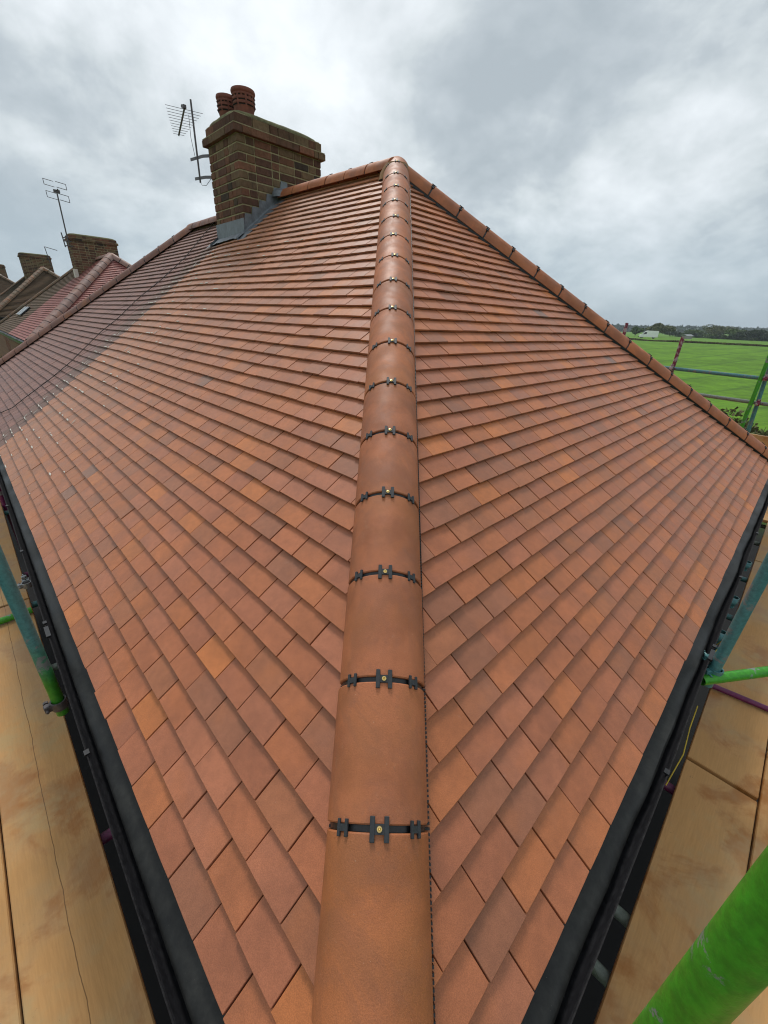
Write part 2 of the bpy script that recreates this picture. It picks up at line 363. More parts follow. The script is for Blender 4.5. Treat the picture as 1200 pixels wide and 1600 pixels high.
M_LEAFD = leaf('dark_leaf', (.022, .038, .016), (.05, .07, .025)); M_FAR = leaf('far_leaf', (.045, .07, .045), (.07, .10, .06))
M_DRY = leaf('scrub_leaf', (.11, .075, .035), (.09, .10, .03))

# ------------------------------------------------------------------ ground
def gz(x, y):
    r = math.hypot(x, y); t = min(max((r - 38) / 112, 0), 1)
    z = -4.6 + 3.6 * t * t * (3 - 2 * t)
    if r > 330: z += 9 * min((r - 330) / 900, 1) * (.6 + .4 * math.sin(math.atan2(y, x) * 9 + 1))
    return z
def terrain():
    V = [(0, 0, gz(0, 0))]; F = []; n = 120
    R = [2, 6, 12, 20, 28, 36, 44, 52, 60, 70, 80, 90, 100, 112, 125, 140, 155, 180, 220, 270, 330, 420, 550, 750, 1000, 1400, 2200]
    for r in R:
        for k in range(n):
            a = 2 * math.pi * k / n; x, y = r * math.cos(a), r * math.sin(a); V.append((x, y, gz(x, y) + (0 if r < 30 else .06 * noise.noise((x * .05, y * .05, 0)))))
    F += [[0, 1 + k, 1 + (k + 1) % n] for k in range(n)]
    for i in range(len(R) - 1):
        for k in range(n): F.append([1 + i * n + k, 1 + (i + 1) * n + k, 1 + (i + 1) * n + (k + 1) % n, 1 + i * n + (k + 1) % n])
    o = link(bpy.data.objects.new('ground', mesh('ground', V, F, M_FIELD, smooth=True))); o['kind'] = 'structure'
terrain()
# ------------------------------------------------------------------ tiles
def clip_poly(P, H):
    for (A, B, C_) in H:       # keep A*a+B*s+C>=0
        Q = []
        for i in range(len(P)):
            p, q = P[i], P[(i + 1) % len(P)]; dp = A * p[0] + B * p[1] + C_; dq = A * q[0] + B * q[1] + C_
            if dp >= 0: Q.append(p)
            if (dp >= 0) != (dq >= 0):
                t = dp / (dp - dq); Q.append((p[0] + (q[0] - p[0]) * t, p[1] + (q[1] - p[1]) * t))
        P = Q
        if len(P) < 3: return []
    return P
def prism(P, t, slope, bev):
    """top polygon P at height -slope*y, thickness t, arris of width bev"""
    n = len(P); cx = sum(p[0] for p in P) / n; cy = sum(p[1] for p in P) / n
    V = []
    if bev:
        for x, y in P:
            d = math.hypot(x - cx, y - cy) or 1; k = 1 - bev * 1.4 / d; X, Y = cx + (x - cx) * k, cy + (y - cy) * k; V.append((X, Y, -slope * Y))
        V += [(x, y, -slope * y - bev * .7) for x, y in P]; V += [(x, y, -slope * y - t) for x, y in P]
        F = [list(range(n))] + [[n + i, n + (i + 1) % n, (i + 1) % n, i] for i in range(n)] + [[2 * n + i, 2 * n + (i + 1) % n, n + (i + 1) % n, n + i] for i in range(n)] + [[2 * n + i for i in range(n)][::-1]]
    else:
        V += [(x, y, -slope * y) for x, y in P]; V += [(x, y, -slope * y - t) for x, y in P]
        F = [list(range(n))] + [[n + i, n + (i + 1) % n, (i + 1) % n, i] for i in range(n)]
    return V, F
def cambered(x0, x1, ln, t, slope, cam_):
    xs = [x0, x0 + .0012] + [x0 + (x1 - x0) * k / 5 for k in range(1, 5)] + [x1 - .0012, x1]; m = len(xs); V = []
    h = lambda x: -cam_ * (2 * (x - x0) / (x1 - x0) - 1) ** 2
    for yy, dz in ((.0, -.0010), (.0014, 0), (ln * .5, .0003), (ln, 0)):
        for k, x in enumerate(xs): V.append((x, yy, -slope * yy + h(x) + dz - (.0009 if k in (0, m - 1) else 0)))
    B = len(V)
    for k, x in enumerate(xs): V.append((x, 0, h(x) - t))
    for k, x in enumerate(xs): V.append((x, ln, -slope * ln + h(x) - t))
    F = [[r * m + k, r * m + k + 1, (r + 1) * m + k + 1, (r + 1) * m + k] for r in range(3) for k in range(m - 1)] + [[B + k, B + k + 1, k + 1, k] for k in range(m - 1)]
    F += [[0, m, 2 * m, 3 * m, B + m, B], [B + m - 1, B + 2 * m - 1, 4 * m - 1, 3 * m - 1, 2 * m - 1, m - 1], list(range(B, B + m))[::-1] + [B + m + k for k in range(m)]]
    return V, F
STEP = .0160; TT = .0112
def tile_colour(kind, a, s, dusty=False):
    r = random.random()
    if kind == 'new':
        base = random.choice([(.40, .134, .056), (.385, .129, .057), (.415, .138, .053), (.36, .124, .061), (.385, .137, .070)])
        if r < .08: base = (.305, .117, .062)
        elif r < .17: base = (.345, .125, .058)
        elif r < .176: base = (.21, .115, .088)
        elif r < .22: base = (.47, .155, .050)
    elif kind == 'old':
        base = random.choice([(.228, .120, .102), (.24, .124, .102), (.215, .115, .10), (.25, .128, .105)])
        if a < AP + .36: base = (.185, .106, .085) 
    elif kind == 'pink': base = random.choice([(.30, .105, .09), (.27, .095, .085), (.33, .12, .10)])
    else: base = random.choice([(.115, .066, .04), (.09, .055, .034), (.14, .08, .05)])
    if dusty:      # saw dust and mortar dust trodden over the tiles next to the old join
        q = max(0., min(1., (a - 1.6) / 3.4)) * .6
        base = tuple(b * (1 - q) + d * q for b, d in zip(base, (.39, .20, .125)))
    k = random.uniform(.94, 1.06); return tuple(c * k for c in base)
def bump_h(a, s):
    f = max(0., min(1., s / SMAX)); A = .012 + .030 * f
    if a < 5.35: t = max(0, (a - 2.6) / 2.75); e = t * t * (3 - 2 * t)
    else: t = min(1, (a - 5.35) / 1.5); e = 1 - t * t * (3 - 2 * t) * 1.1
    return A * e
def tile_field(parent, O, u, n, halfplanes, arange, srange, off, kind, mat, warp=None, rows0=0, mirror=False, quota=None, far=False, step=STEP, deckname=None):
    """lay tiles on a slope; u along the eave, n inward in plan. returns (area, spec) list"""
    up = (n * CPT + Z * SPT); nn = u.cross(up)
    if nn.z < 0: nn = -nn
    specs = []
    nrow = int((srange - .01) / G) + 1
    for j in range(nrow):
        s0 = j * G; ln = G + (.05 if not far else .012)
        i0 = math.floor((arange[0] - off) / TW) - 1; i1 = math.ceil((arange[1] - off) / TW) + 1
        for i in range(i0, i1):
            a0 = off + (i + (j % 2) * .5) * TW
            gap = random.uniform(.002, .0042) + (random.uniform(.001, .0035) if random.random() < .06 else 0)
            x0, x1 = a0 + gap / 2, a0 + TW - gap / 2
            H = [(A, B, C_) for A, B, C_ in halfplanes]
            P = clip_poly([(x0, s0), (x1, s0), (x1, min(s0 + ln, srange)), (x0, min(s0 + ln, srange))], H)
            if len(P) < 3: continue
            ar = abs(sum(P[k][0] * P[(k + 1) % len(P)][1] - P[(k + 1) % len(P)][0] * P[k][1] for k in range(len(P)))) / 2
            if ar < .0006: continue
            full = ar > .97 * (x1 - x0) * ln and len(P) == 4
            h = warp(a0 + TW / 2, s0) if warp else 0
            slope_a = ((warp(a0 + TW, s0) - warp(a0, s0)) / TW) if warp else 0
            h += random.gauss(0, .0007)
            P0 = O + u * a0 + up * (s0 + random.gauss(0, .0009)) + nn * h
            rot = random.gauss(0, .0038); tw = random.gauss(0, .004) + slope_a
            # visible area in the photo
            area = 0
            if not far:
                c4 = [pix(P0 + u * (x0 - a0 + dx) + up * dy) for dx, dy in ((0, 0), (TW, 0), (TW, G), (0, G))]
                if all(c4) and any(-5 < c[0] < 1205 and -5 < c[1] < 1605 for c in c4):
                    area = abs(sum(c4[k][0] * c4[(k + 1) % 4][1] - c4[(k + 1) % 4][0] * c4[k][1] for k in range(4))) / 2 * min(1, ar / (TW * ln))
            ux = (u * math.cos(rot) + up * math.sin(rot)); uy = (up * math.cos(rot) - u * math.sin(rot))
            ux = (ux + nn * tw).normalized(); uz = ux.cross(uy).normalized() 
            if uz.dot(nn) < 0: uz = -uz
            specs.append((area, P0, ux, uy, uz, [(x - a0, y - s0) for x, y in P], full, tile_colour(kind, a0, s0, warp is not None and kind == 'new'), far, step, mat))
    return specs
_std = {}
def emit(parent, specs, quota=300, nm='tile', stuffname='tile_field'):
    specs.sort(key=lambda t: -t[0])
    if quota: 
        for sp in specs[:quota]:
            area, P0, ux, uy, uz, P, full, col, far, step, mat = sp
            if area <= 0: break
            if full:
                key = (mat.name, random.randrange(6))
                if key not in _std:
                    g = .0012 + .00035 * key[1]; Pn = [(g, 0), (TW - g, 0), (TW - g, G + .05), (g, G + .05)]
                    V, F = cambered(g, TW - g, G + .05, TT, step / G, random.uniform(.0004, .0016)); _std[key] = mesh('tile', V, F, mat)
                me = _std[key]
            else: V, F = prism(P, TT, step / G, .0011); me = mesh('tile', V, F, mat)
            o = bpy.data.objects.new(nm, me); m = Matrix.Identity(4)
            for i in range(3): m[i][0] = ux[i]; m[i][1] = uy[i]; m[i][2] = uz[i]; m[i][3] = P0[i]
            link(o, parent); o.matrix_basis = m; o.color = col + (1,)
        specs = specs[quota:] if len(specs) > quota else []
    if not specs: return
    VV = []; FF = []; CC = []; base = 0
    mat = specs[0][10]
    for area, P0, ux, uy, uz, P, full, col, far, step, mt in specs:
        V, F = prism(P, TT, step / G, .0011 if area > 60 else 0)
        Mx = np.array([ux, uy, uz]); VV.append(np.array(V) @ Mx + np.array(P0)); FF += [[i + base for i in f] for f in F]; base += len(V); CC += [col] * len(F)
    me = mesh(stuffname, np.concatenate(VV).tolist(), FF, mat, cols=CC)
    o = link(bpy.data.objects.new(stuffname, me), parent); o.color = (0, 0, 0, 1); o['kind'] = 'stuff'
def deck(parent, pts, name='roof_deck', drop=.034, mat=None):
    """dark underlay sheet with thickness below the tiles"""
    P = [Vector(p) for p in pts]; nn = (P[1] - P[0]).cross(P[2] - P[0]).normalized()
    if nn.z < 0: nn = -nn
    T = [p - nn * drop for p in P]; B = [p - nn * (drop + .04) for p in P]; k = len(P)
    F = [list(range(k)), list(range(k, 2 * k))[::-1]] + [[i, (i + 1) % k, k + (i + 1) % k, k + i] for i in range(k)]
    o = link(bpy.data.objects.new(name, mesh(name, T + B, F, mat or M_FELT)), parent); o.color = (0, 0, 0, 1); return o

# ------------------------------------------------------------------ round hip and ridge tiles
def hip_color(kind):
    k = random.uniform(.93, 1.07)
    b = random.choice([(.40, .132, .053), (.38, .128, .056), (.41, .136, .051)]) if kind == 'new' else random.choice([(.235, .12, .095), (.22, .115, .095), (.25, .125, .10)]) if kind == 'old' else (.12, .08, .045) if kind == 'moss' else (.25, .155, .135)
    return tuple(c * k for c in b)
def round_run(parent, A, d, s0, n, mat, kind, R=.123, ch=-.054, L=.315, gap=.014, clips=True, detail=1, last=None, seal=True, warp=None, part='hip_tile', half=1.50):
    """A start, d unit direction; top of barrel at height ch+R above the line"""
    d = Vector(d).normalized(); x = d.cross(Z).normalized(); up = x.cross(d).normalized()
    seg = 20 if detail else 8; th = .013
    for k in range(n):
        a0 = s0 + k * L; ln = (L - gap) if (k < n - 1 or last is None) else last
        P = A + d * a0
        if warp: P = P + Z * warp(a0); dd = (d * ln + Z * (warp(a0 + ln) - warp(a0))).normalized()
        else: dd = d
        jit = random.gauss(0, .0012) if detail else 0; rr = R + random.gauss(0, .0006)
        mb = MB(); V = []
        rows = [(0, -.0), (0, .002), (.002, 0)] 
        for (yy, rad_o) in ((0, -.0025), (.003, 0), (ln - .003, 0), (ln, -.0025)):
            for i in range(seg + 1):
                t = -half + 2 * half * i / seg; V.append(P + x * (math.sin(t) * (rr + rad_o) + jit) + up * (ch + math.cos(t) * (rr + rad_o)) + dd * yy)
        for yy in (0, ln):
            for i in range(seg + 1):
                t = -half + 2 * half * i / seg; V.append(P + x * (math.sin(t) * (rr - th) + jit) + up * (ch + math.cos(t) * (rr - th)) + dd * yy)
        m = seg + 1; F = []
        for r in range(3):
            for i in range(seg): F.append([r * m + i, r * m + i + 1, (r + 1) * m + i + 1, (r + 1) * m + i])
        for i in range(seg):
            F.append([4 * m + i, 4 * m + i + 1, i + 1, i]); F.append([3 * m + i, 3 * m + i + 1, 5 * m + i + 1, 5 * m + i]); F.append([5 * m + i, 5 * m + i + 1, 4 * m + i + 1, 4 * m + i])
        for i in (0, seg): F.append([i, m + i, 2 * m + i, 3 * m + i, 5 * m + i, 4 * m + i])
        mb.add(V, F, 0, (0, 0, 0), True)
        o = mb.build(part, M_HIP if mat is None else mat, parent); o.color = hip_color(kind) + (1,)
        # sharp rims keep their shade
        if seal and k > 0:
            Pj = A + d * (a0 - gap / 2) + (Z * warp(a0) if warp else Vector())
            mb = MB(); V = []; w = gap / 2 + .02
            for yy, r_ in ((-w, R - th - .002), (-w, R - th + .002), (-gap * .42, R - th + .002), (-gap * .42, R - .007), (gap * .42, R - .007), (gap * .42, R - th + .002), (w, R - th + .002)):
                for i in range(seg + 1):
                    t = -half + 2 * half * i / seg; V.append(Pj + x * math.sin(t) * r_ + up * (ch + math.cos(t) * r_) + d * yy)
            F = []
            for r in range(6):
                for i in range(seg): F.append([r * m + i, r * m + i + 1, (r + 1) * m + i + 1, (r + 1) * m + i])
            mb.add(V, F); mb.build('joint_seal', M_BLACK, o)
            if clips:
                angs = (0,) if clips == 'top' else (-.74, 0, .74)
                for q in angs:
                    c = MB(); q2 = q + random.gauss(0, .02); t_ = x * math.cos(q2) - up * math.sin(q2); r_ = x * math.sin(q2) + up * math.cos(q2)
                    cen = Pj + up * ch + r_ * (R + .0025); big = 1 if q == 0 else .70
                    for sx in (-1, 1): c.box(cen + t_ * sx * .016 * big, t_ * .0055 * big, d * .0235 * big, r_ * .0032, bev=.001)
                    c.box(cen - r_ * .001, t_ * .012 * big, d * .0095 * big, r_ * .0028)
                    c.box(cen - r_ * .012, t_ * .006, d * .004, r_ * .01)
                    c.build('clamp', M_CLIP, o)
                    if q == 0 and detail:
                        c = MB(); c.lathe(cen + r_ * .0015, [(.0, .0032), (.0018, .0018), (.0032, .0034), (.0058, .0030), (.0066, .0)], 14, ax=r_); c.build('screw', M_BRASS, o)
def comb(parent, A, d, s0, s1, x, up, half_w, zoff):
    mb = MB(); n = int((s1 - s0) / .011)
    for side in (-1, 1):
        mb.box(A + d * (s0 + s1) / 2 + x * side * (half_w - .009) + up * zoff, d * (s1 - s0) / 2, x * .004, up * .011)
        for k in range(n):
            mb.box(A + d * (s0 + k * .011) + x * side * (half_w + (.001 if side > 0 else -.007)) + up * (zoff - .001), d * .0028, x * .0065, up * .0095)
    mb.build('ventilation_comb', M_BLACK, parent)['kind'] = 'stuff'

# ------------------------------------------------------------------ chimney
def chimney(parent, O, a0, a1, n0, n1, zb, zt, pots, detail=1, tinted='a', name='chimney'):
    """brick stack in the (a,n) frame of O; zt = top of shaft below the oversailing band"""
    P = lambda a, n, z: O + UL * a + UR * n + Z * z
    ch = MB(); ins = .007
    ca, cn = (a0 + a1) / 2, (n0 + n1) / 2
    ch.box(P(ca, cn, (zb + zt + .18) / 2), UL * ((a1 - a0) / 2 - ins), UR * ((n1 - n0) / 2 - ins), Z * ((zt + .18 - zb) / 2))
    root = ch.build(name, M_MORT, parent)
    H = .0798; nc = int(round((zt - zb) / H)); zb = zt - nc * H
    cache = {}
    def bcol():
        r = random.random(); b = (.10, .052, .037) if r < .30 else (.15, .072, .046) if r < .55 else (.15, .10, .06) if r < .82 else (.18, .08, .052) if r < .93 else (.055, .040, .034)
        k = random.uniform(.85, 1.15); return tuple(c * k for c in b)
    stuff = MB()
    def course(z, h, A0, A1, N0, N1, odd, jn=.014):
        for side in range(4):
            alongA = side in (0, 2)             # faces n=N0 / n=N1 run along a
            T0, T1 = (A0, A1) if alongA else (N0, N1)
            full = (odd == alongA)
            if not full: T0 += .1025 + jn / 2; T1 -= .1025 + jn / 2
            t = T0; seq = 0
            pat = ([.215, .1025] if full else [.1025, .215]) if odd else ([.215, .215, .1025] if full else [.1025, .1025, .215])
            while t < T1 - .03:
                w = min(pat[seq % len(pat)] * random.uniform(.97, 1.02), T1 - t)
                if T1 - (t + w) < .05: w = T1 - t
                e0 = t + (0 if full and t == T0 else jn / 2); e1 = t + w - (0 if full and t + w > T1 - .001 else jn / 2); c = (e0 + e1) / 2; hw = (e1 - e0) / 2; dep = .1025 / 2; pr = random.uniform(-.0025, .002)
                if alongA:
                    nn_ = (N0 + dep - pr) if side == 0 else (N1 - dep + pr); o = P(c, nn_, z + h / 2); X, Y = UL, UR
                else:
                    aa = (A0 + dep - pr) if side == 1 else (A1 - dep + pr); o = P(aa, c, z + h / 2); X, Y = UR, UL
                if detail:
                    key = (round(hw, 2), round(h, 2))
                    if key not in cache:
                        m_ = MB(); m_.box((0, 0, 0), (hw, 0, 0), (0, dep, 0), (0, 0, h / 2 - jn / 2), bev=.003); cache[key] = mesh('brick', m_.V, m_.F, M_BRICK)
                    b = bpy.data.objects.new('brick', cache[key]); link(b, root)
                    m4 = Matrix.Identity(4)
                    for i in range(3): m4[i][0] = X[i] * hw / max(key[0], .01); m4[i][1] = Y[i]; m4[i][2] = Z[i]; m4[i][3] = o[i]
                    b.matrix_basis = m4; b.color = bcol() + (1,)
                else: stuff.box(o, X * hw, Y * dep, Z * (h / 2 - jn / 2), 0, bcol())
                t += w; seq += 1
    for c in range(nc): course(zb + c * H, H, a0, a1, n0, n1, c % 2 == 0)
    course(zt + .001, .068, a0 - .045, a1 + .045, n0 - .045, n1 + .045, True, .004)
    course(zt + .070, .10, a0 - .008, a1 + .008, n0 - .008, n1 + .008, False, .004)
    if not detail: b = stuff.build('brickwork', M_BRICK, root, 'stuff', True); b.color = (0, 0, 0, 1)
    # thin mortar weathering on the band, flaunching on top
    f = MB(); zt2 = zt + .071
    f.box(P(ca, cn, zt + .0735), UL * ((a1 - a0) / 2 + .040), UR * ((n1 - n0) / 2 + .040), Z * .0035)
    f.build('weathering', M_MORT, root)
    f = MB(); ha, hn = (a1 - a0) / 2 + .004, (n1 - n0) / 2 + .004; V = []; k = 10; zz = zt + .1705
    prof = [(1, 0), (.985, .018), (.95, .034), (.86, .05), (.6, .066), (.25, .072)]
    for q, h in prof:
        for i in range(40):
            t = 2 * math.pi * i / 40; c_, s_ = math.cos(t), math.sin(t); e = 8 - 5 * (1 - q)
            r = (abs(c_) ** e + abs(s_) ** e) ** (-1 / e)
            V.append(P(ca + c_ * r * (ha - (1 - q) * min(ha, hn)), cn + s_ * r * (hn - (1 - q) * min(ha, hn)), zz + h + .006 * noise.noise((i * .7, q * 9, 3))))
    F = [[r * 40 + i, r * 40 + (i + 1) % 40, (r + 1) * 40 + (i + 1) % 40, (r + 1) * 40 + i] for r in range(len(prof) - 1) for i in range(40)] + [list(range(len(prof) * 40 - 40, len(prof) * 40))]
    f.add(V, F, sm=True); f.build('flaunching', M_MORTG, root)
    for (pa, pn, r, h) in pots:
        m_ = MB(); b = P(pa, pn, zz + .045)
        m_.lathe(b, [(r * .80, -.03), (r * .82, .0), (r * .88, .03), (r * .95, .055), (r * 1.0, .08), (r * 1.03, h * .80), (r * 1.09, h * .83), (r * 1.13, h * .87), (r * 1.14, h * .92), (r * 1.10, h * .98), (r * .98, h), (r * .9, h - .012), (r * .88, h * .6), (r * .86, .1)], 28)
        p_ = m_.build('chimney_pot', M_POT, root)
        if detail:   # louvre slots and their hoods
            lv = MB(); dk = MB()
            for lev in range(3):
                zz_ = h * .34 + lev * h * .17
                for q in range(8):
                    t = 2 * math.pi * q / 8 + .13; cc = Vector((math.cos(t), math.sin(t), 0)); tt = Vector((-math.sin(t), math.cos(t), 0))
                    lv.box(b + cc * (r * 1.01) + Z * (zz_ + .011), tt * r * .31, (cc * .9 - Z * .5) * .007, (Z * .9 + cc * .5) * .003)
                    dk.box(b + cc * (r * 1.0 - .003) + Z * zz_, tt * r * .30, cc * .0045 - cc * 0, Z * .0045)
            lv.build('louvre_hoods', M_POT, p_, 'stuff'); dk.build('louvre_slots', M_FELT, p_, 'stuff')
    return root

# ------------------------------------------------------------------ one semi-detached roof
TH = math.atan(math.tan(PT) * SQ); HC, HS = math.cos(TH), math.sin(TH)
MG = .05
def hpR(m=MG): return [(1, -CPT, -m), (-1, -CPT, W - m)]
def house_body(h, O, a0, a1, low=-4.6):
    wl = MB(); i = .30
    wl.box(O + UL * (a0 + a1) / 2 + UR * W / 2 + Z * ((low - O.z * 0 - .2) / 2), UL * ((a1 - a0) / 2), UR * (W / 2 - i), Z * ((-low - .2) / 2))
    wl.build('wall', M_WALL, h)
O1 = Vector((0, 0, 0)); APX = PL(W / 2, W / 2, RZ)
my = thing('house', 'near house under the large new orange clay tiled hip roof', 'house', group='semi-detached houses along the street')
nb = thing('house', 'adjoining house with weathered pinkish brown tiles beyond the brick chimney with two pots', 'house', PL(AP, 0, 0), group='semi-detached houses along the street')
bpy.context.view_layer.update()
def under(parent):
    """children are given in world coordinates"""
    return parent
# deck planes
deck(my, [PR(0, 0), PR(W, 0), APX])
def wp(a, s): return Vector(PL(a, s * CPT, s * SPT)) + (-UR * SPT + Z * CPT) * bump_h(a, s)
def warped_deck(parent, a0, a1, fa, name='roof_deck'):
    mb = MB(); V = []; na, ns = 24, 14
    nn = (-UR * SPT + Z * CPT)
    for j in range(ns + 1):
        s = SMAX * j / ns
        lo_, hi_ = fa(s)
        for i in range(na + 1):
            a = lo_ + (hi_ - lo_) * i / na; V.append(wp(a, s) - nn * .036)
    V += [Vector(v) - nn * .04 for v in V]; m = na + 1; T = m * (ns + 1)
    F = [[j * m + i, j * m + i + 1, (j + 1) * m + i + 1, (j + 1) * m + i] for j in range(ns) for i in range(na)]
    F += [[T + q for q in f][::-1] for f in F]
    F += [[i, i + 1, T + i + 1, T + i] for i in range(na)] + [[j * m, (j + 1) * m, T + (j + 1) * m, T + j * m] for j in range(ns)] + [[j * m + na, (j + 1) * m + na, T + (j + 1) * m + na, T + j * m + na] for j in range(ns)]
    mb.add(V, F); mb.build(name, M_FELT, parent)
warped_deck(my, 0, AP, lambda s: (s * CPT, AP))
warped_deck(nb, AP, LT, lambda s: (AP, LT - s * CPT))
# slopes that face away: decks with tile colour
def back_slopes(parent, O, a0, a1, hipL, hipR, mat, kind):
    """side away from the camera (n from W to W/2) between a0 and a1 and the far hip end"""
    c = tile_colour(kind, 9, 0)
    P = lambda a, n, z: O + UL * a + UR * n + Z * z
    pts = [P(a0, W, 0), P(a1, W, 0), P(a1 - (W / 2 if hipR else 0), W / 2, RZ), P(a0 + (W / 2 if hipL else 0), W / 2, RZ)]
    o = deck(parent, pts, 'rear_slope', .002, mat); o.color = c + (1,)
    if hipR: o = deck(parent, [P(a1, 0, 0), P(a1, W, 0), P(a1 - W / 2, W / 2, RZ)], 'end_slope', .002, mat); o.color = c + (1,)
back_slopes(my, O1, 0, AP, True, False, M_TILE, 'new'); back_slopes(nb, O1, AP, LT, False, True, M_TILE_OLD, 'old')
# tiles of the near house: hip-end slope and long slope share the 300 nearest tiles
offR = 3.2181 * TW % TW; offL = 2.7963 * TW % TW
CH = dict(a0=5.30, a1=6.02, n0=2.805, n1=3.94)
sp = tile_field(my, O1, UR, UL, hpR(), (0, W), SMAX - .04, offR, 'new', M_TILE)
sp += tile_field(my, O1, UL, UR, [(1, -CPT, -MG), (-1, 0, AP)], (0, AP), SMAX - .04, offL, 'new', M_TILE, warp=bump_h)
sp = [t for t in sp if not (lambda q: CH['a0'] + .02 < q.dot(UL) < CH['a1'] - .02 - TW and q.dot(UR) > CH['n0'] + .03)(t[1])]
emit(my, sp, 300)
sp = tile_field(nb, O1, UL, UR, [(1, 0, -AP - .004), (-1, -CPT, LT - MG)], (AP, LT), SMAX - .04, offL + .05, 'old', M_TILE_OLD, warp=bump_h)
emit(nb, sp, 300)
# hip and ridge tiles
HD = Vector((0, HC, HS))
round_run(my, Vector((0, 0, 0)), HD, .6276 - 2 * .315 + .007, 18, None, 'new', last=.15)
comb(my, Vector(), HD, .02, 5.35, Vector((1, 0, 0)), Vector((0, -HS, HC)), .120, -.058)
RC = PR(W, 0); RD = (APX - RC).normalized()
round_run(my, RC, RD, .03, 17, None, 'new', last=.30)
xr = RD.cross(Z).normalized(); comb(my, RC, RD, .05, 5.3, xr, xr.cross(RD), .120, -.058)
rw = lambda a: bump_h(W / 2 + a, SMAX)
round_run(my, APX + UL * .02, UL, 0.0, 6, None, 'new', clips='top', warp=rw, last=.30, part='ridge_tile', R=.110, ch=-.036)
mb = MB()     # bedding mortar at the apex
for q in range(5):
    V = []; F = []
c = APX + Z * .01
V = []; k = 14
for j, (r, h) in enumerate(((.17, -.12), (.15, -.05), (.11, .01), (.05, .03))):
    for i in range(k): t = 2 * math.pi * i / k; V.append(c + Vector((math.cos(t) * r, math.sin(t) * r, h + .006 * noise.noise((i, j * 3., 1)))))
mb.add(V, [[j * k + i, j * k + (i + 1) % k, (j + 1) * k + (i + 1) % k, (j + 1) * k + i] for j in range(3) for i in range(k)] + [list(range(3 * k, 4 * k))], sm=True)
mb.build('bedding_mortar', M_MORTC, my)
# neighbour ridge and far hip
AP2 = PL(LT - W / 2, W / 2, RZ)
round_run(nb, PL(6.0, W / 2, RZ), UL, 0, 7, None, 'old', clips=False, detail=1, warp=lambda a: bump_h(6.0 + a, SMAX), part='ridge_tile', last=.2, R=.110, ch=-.036)
C2 = PL(LT, 0); D2 = (AP2 - C2).normalized()
round_run(nb, C2, D2, .03, 17, None, 'old', last=.40, clips='top')
round_run(nb, PL(LT, W), (AP2 - PL(LT, W)).normalized(), .03, 17, None, 'old', last=.40, clips=False, detail=0, seal=False)
# chimney of the pair
st = chimney(my, O1, CH['a0'], CH['a1'], CH['n0'], CH['n1'], 2.16, 3.19, [(5.46, 3.02, .115, .22), (5.73, 2.95, .096, .215)])
fl = MB()     # lead: front apron, stepped side flashing, soakers
A0, A1, N0, N1 = CH['a0'], CH['a1'], CH['n0'], CH['n1']
zr = lambda n: n / CPT * SPT
fl.box(PL((A0 + A1) / 2, N0 - .006, zr(N0) + .10), UL * ((A1 - A0) / 2 + .012), UR * .0025, Z * .085)
fl.build('lead_apron', M_LEAD, st)
fl = MB(); V = []; nseg = 10
for i in range(nseg + 1):       # dressed down over the tiles, wavy edge
    a = A0 - .05 + (A1 - A0 + .08) * i / nseg
    for j, dn in enumerate((.0, .04, .075 + .012 * math.sin(i * 2.1))):
        n_ = N0 - .004 - dn; s_ = n_ / CPT; V.append(PL(a, n_, s_ * SPT) + (Z * CPT - UR * SPT) * (bump_h(a, s_) + .012 + .004 * math.sin(i * 1.7 + j)))
fl.add(V, [[i * 3 + j, (i + 1) * 3 + j, (i + 1) * 3 + j + 1, i * 3 + j + 1] for i in range(nseg) for j in range(2)], sm=True)
V2 = [Vector(v) - Z * .003 for v in V]; fl.add(V2, [[i * 3 + j + 1, (i + 1) * 3 + j + 1, (i + 1) * 3 + j, i * 3 + j] for i in range(nseg) for j in range(2)], sm=True)
fl.build('lead_apron', M_LEAD, st)
for side, aa, sg in ((0, A0, -1), (1, A1, 1)):
    zb_ = lambda n: zr(n) + bump_h(aa, n / CPT) * CPT
    k = 0; n_ = N0
    z0 = 3.19 - 14 * .0798
    while n_ < W / 2 + .02:      # steps follow the bed joints
        zc_ = zb_(n_ + .1) + .075; zj = 3.19 - math.floor((3.19 - zc_) / .0798) * .0798 - .004
        w_ = .0798 / math.tan(PT) * 1.02; s3 = MB()
        a_ = aa + sg * (.005 + .0015 * (k % 2)); tk = UL * sg * .0012
        pts = [(n_ - .005, zb_(n_) - .02), (n_ + w_, zb_(n_ + w_) - .02), (n_ + w_ + .004, zj), (n_ + .018, zj), (n_ - .012, zb_(n_) + .06)]
        V = [PL(a_, p[0], p[1]) - tk for p in pts] + [PL(a_, p[0], p[1]) + tk for p in pts]; m = len(pts)
        s3.add(V, [list(range(m)), list(range(m, 2 * m))[::-1]] + [[i, (i + 1) % m, m + (i + 1) % m, m + i] for i in range(m)])
        s3.build('step_flashing', M_LEAD, st); n_ += w_; k += 1
    s3 = MB(); n0_, n1_ = N0 - .12, W / 2 - .02; V = []
    for i in range(9):
        n_ = n0_ + (n1_ - n0_) * i / 8
        for dd, hh in ((.004, .05), (.012, .022), (.10, .014), (.15, .012)):
            V.append(PL(aa + sg * dd, n_, zb_(n_) + hh + (.003 * math.sin(i * 2.3) if dd > .05 else 0)))
    s3.add(V, [[i * 4 + j, (i + 1) * 4 + j, (i + 1) * 4 + j + 1, i * 4 + j + 1] for i in range(8) for j in range(3)], sm=True)
    s3.build('cover_flashing', M_LEAD, st)
sdl = MB()
sdl.lathe(PL(A0 - .02, W / 2 - .02, RZ + .02), [(.14, 0), (.12, .06), (.05, .10), (0.001, .105)], 12); sdl.build('lead_saddle', M_LEAD, st)
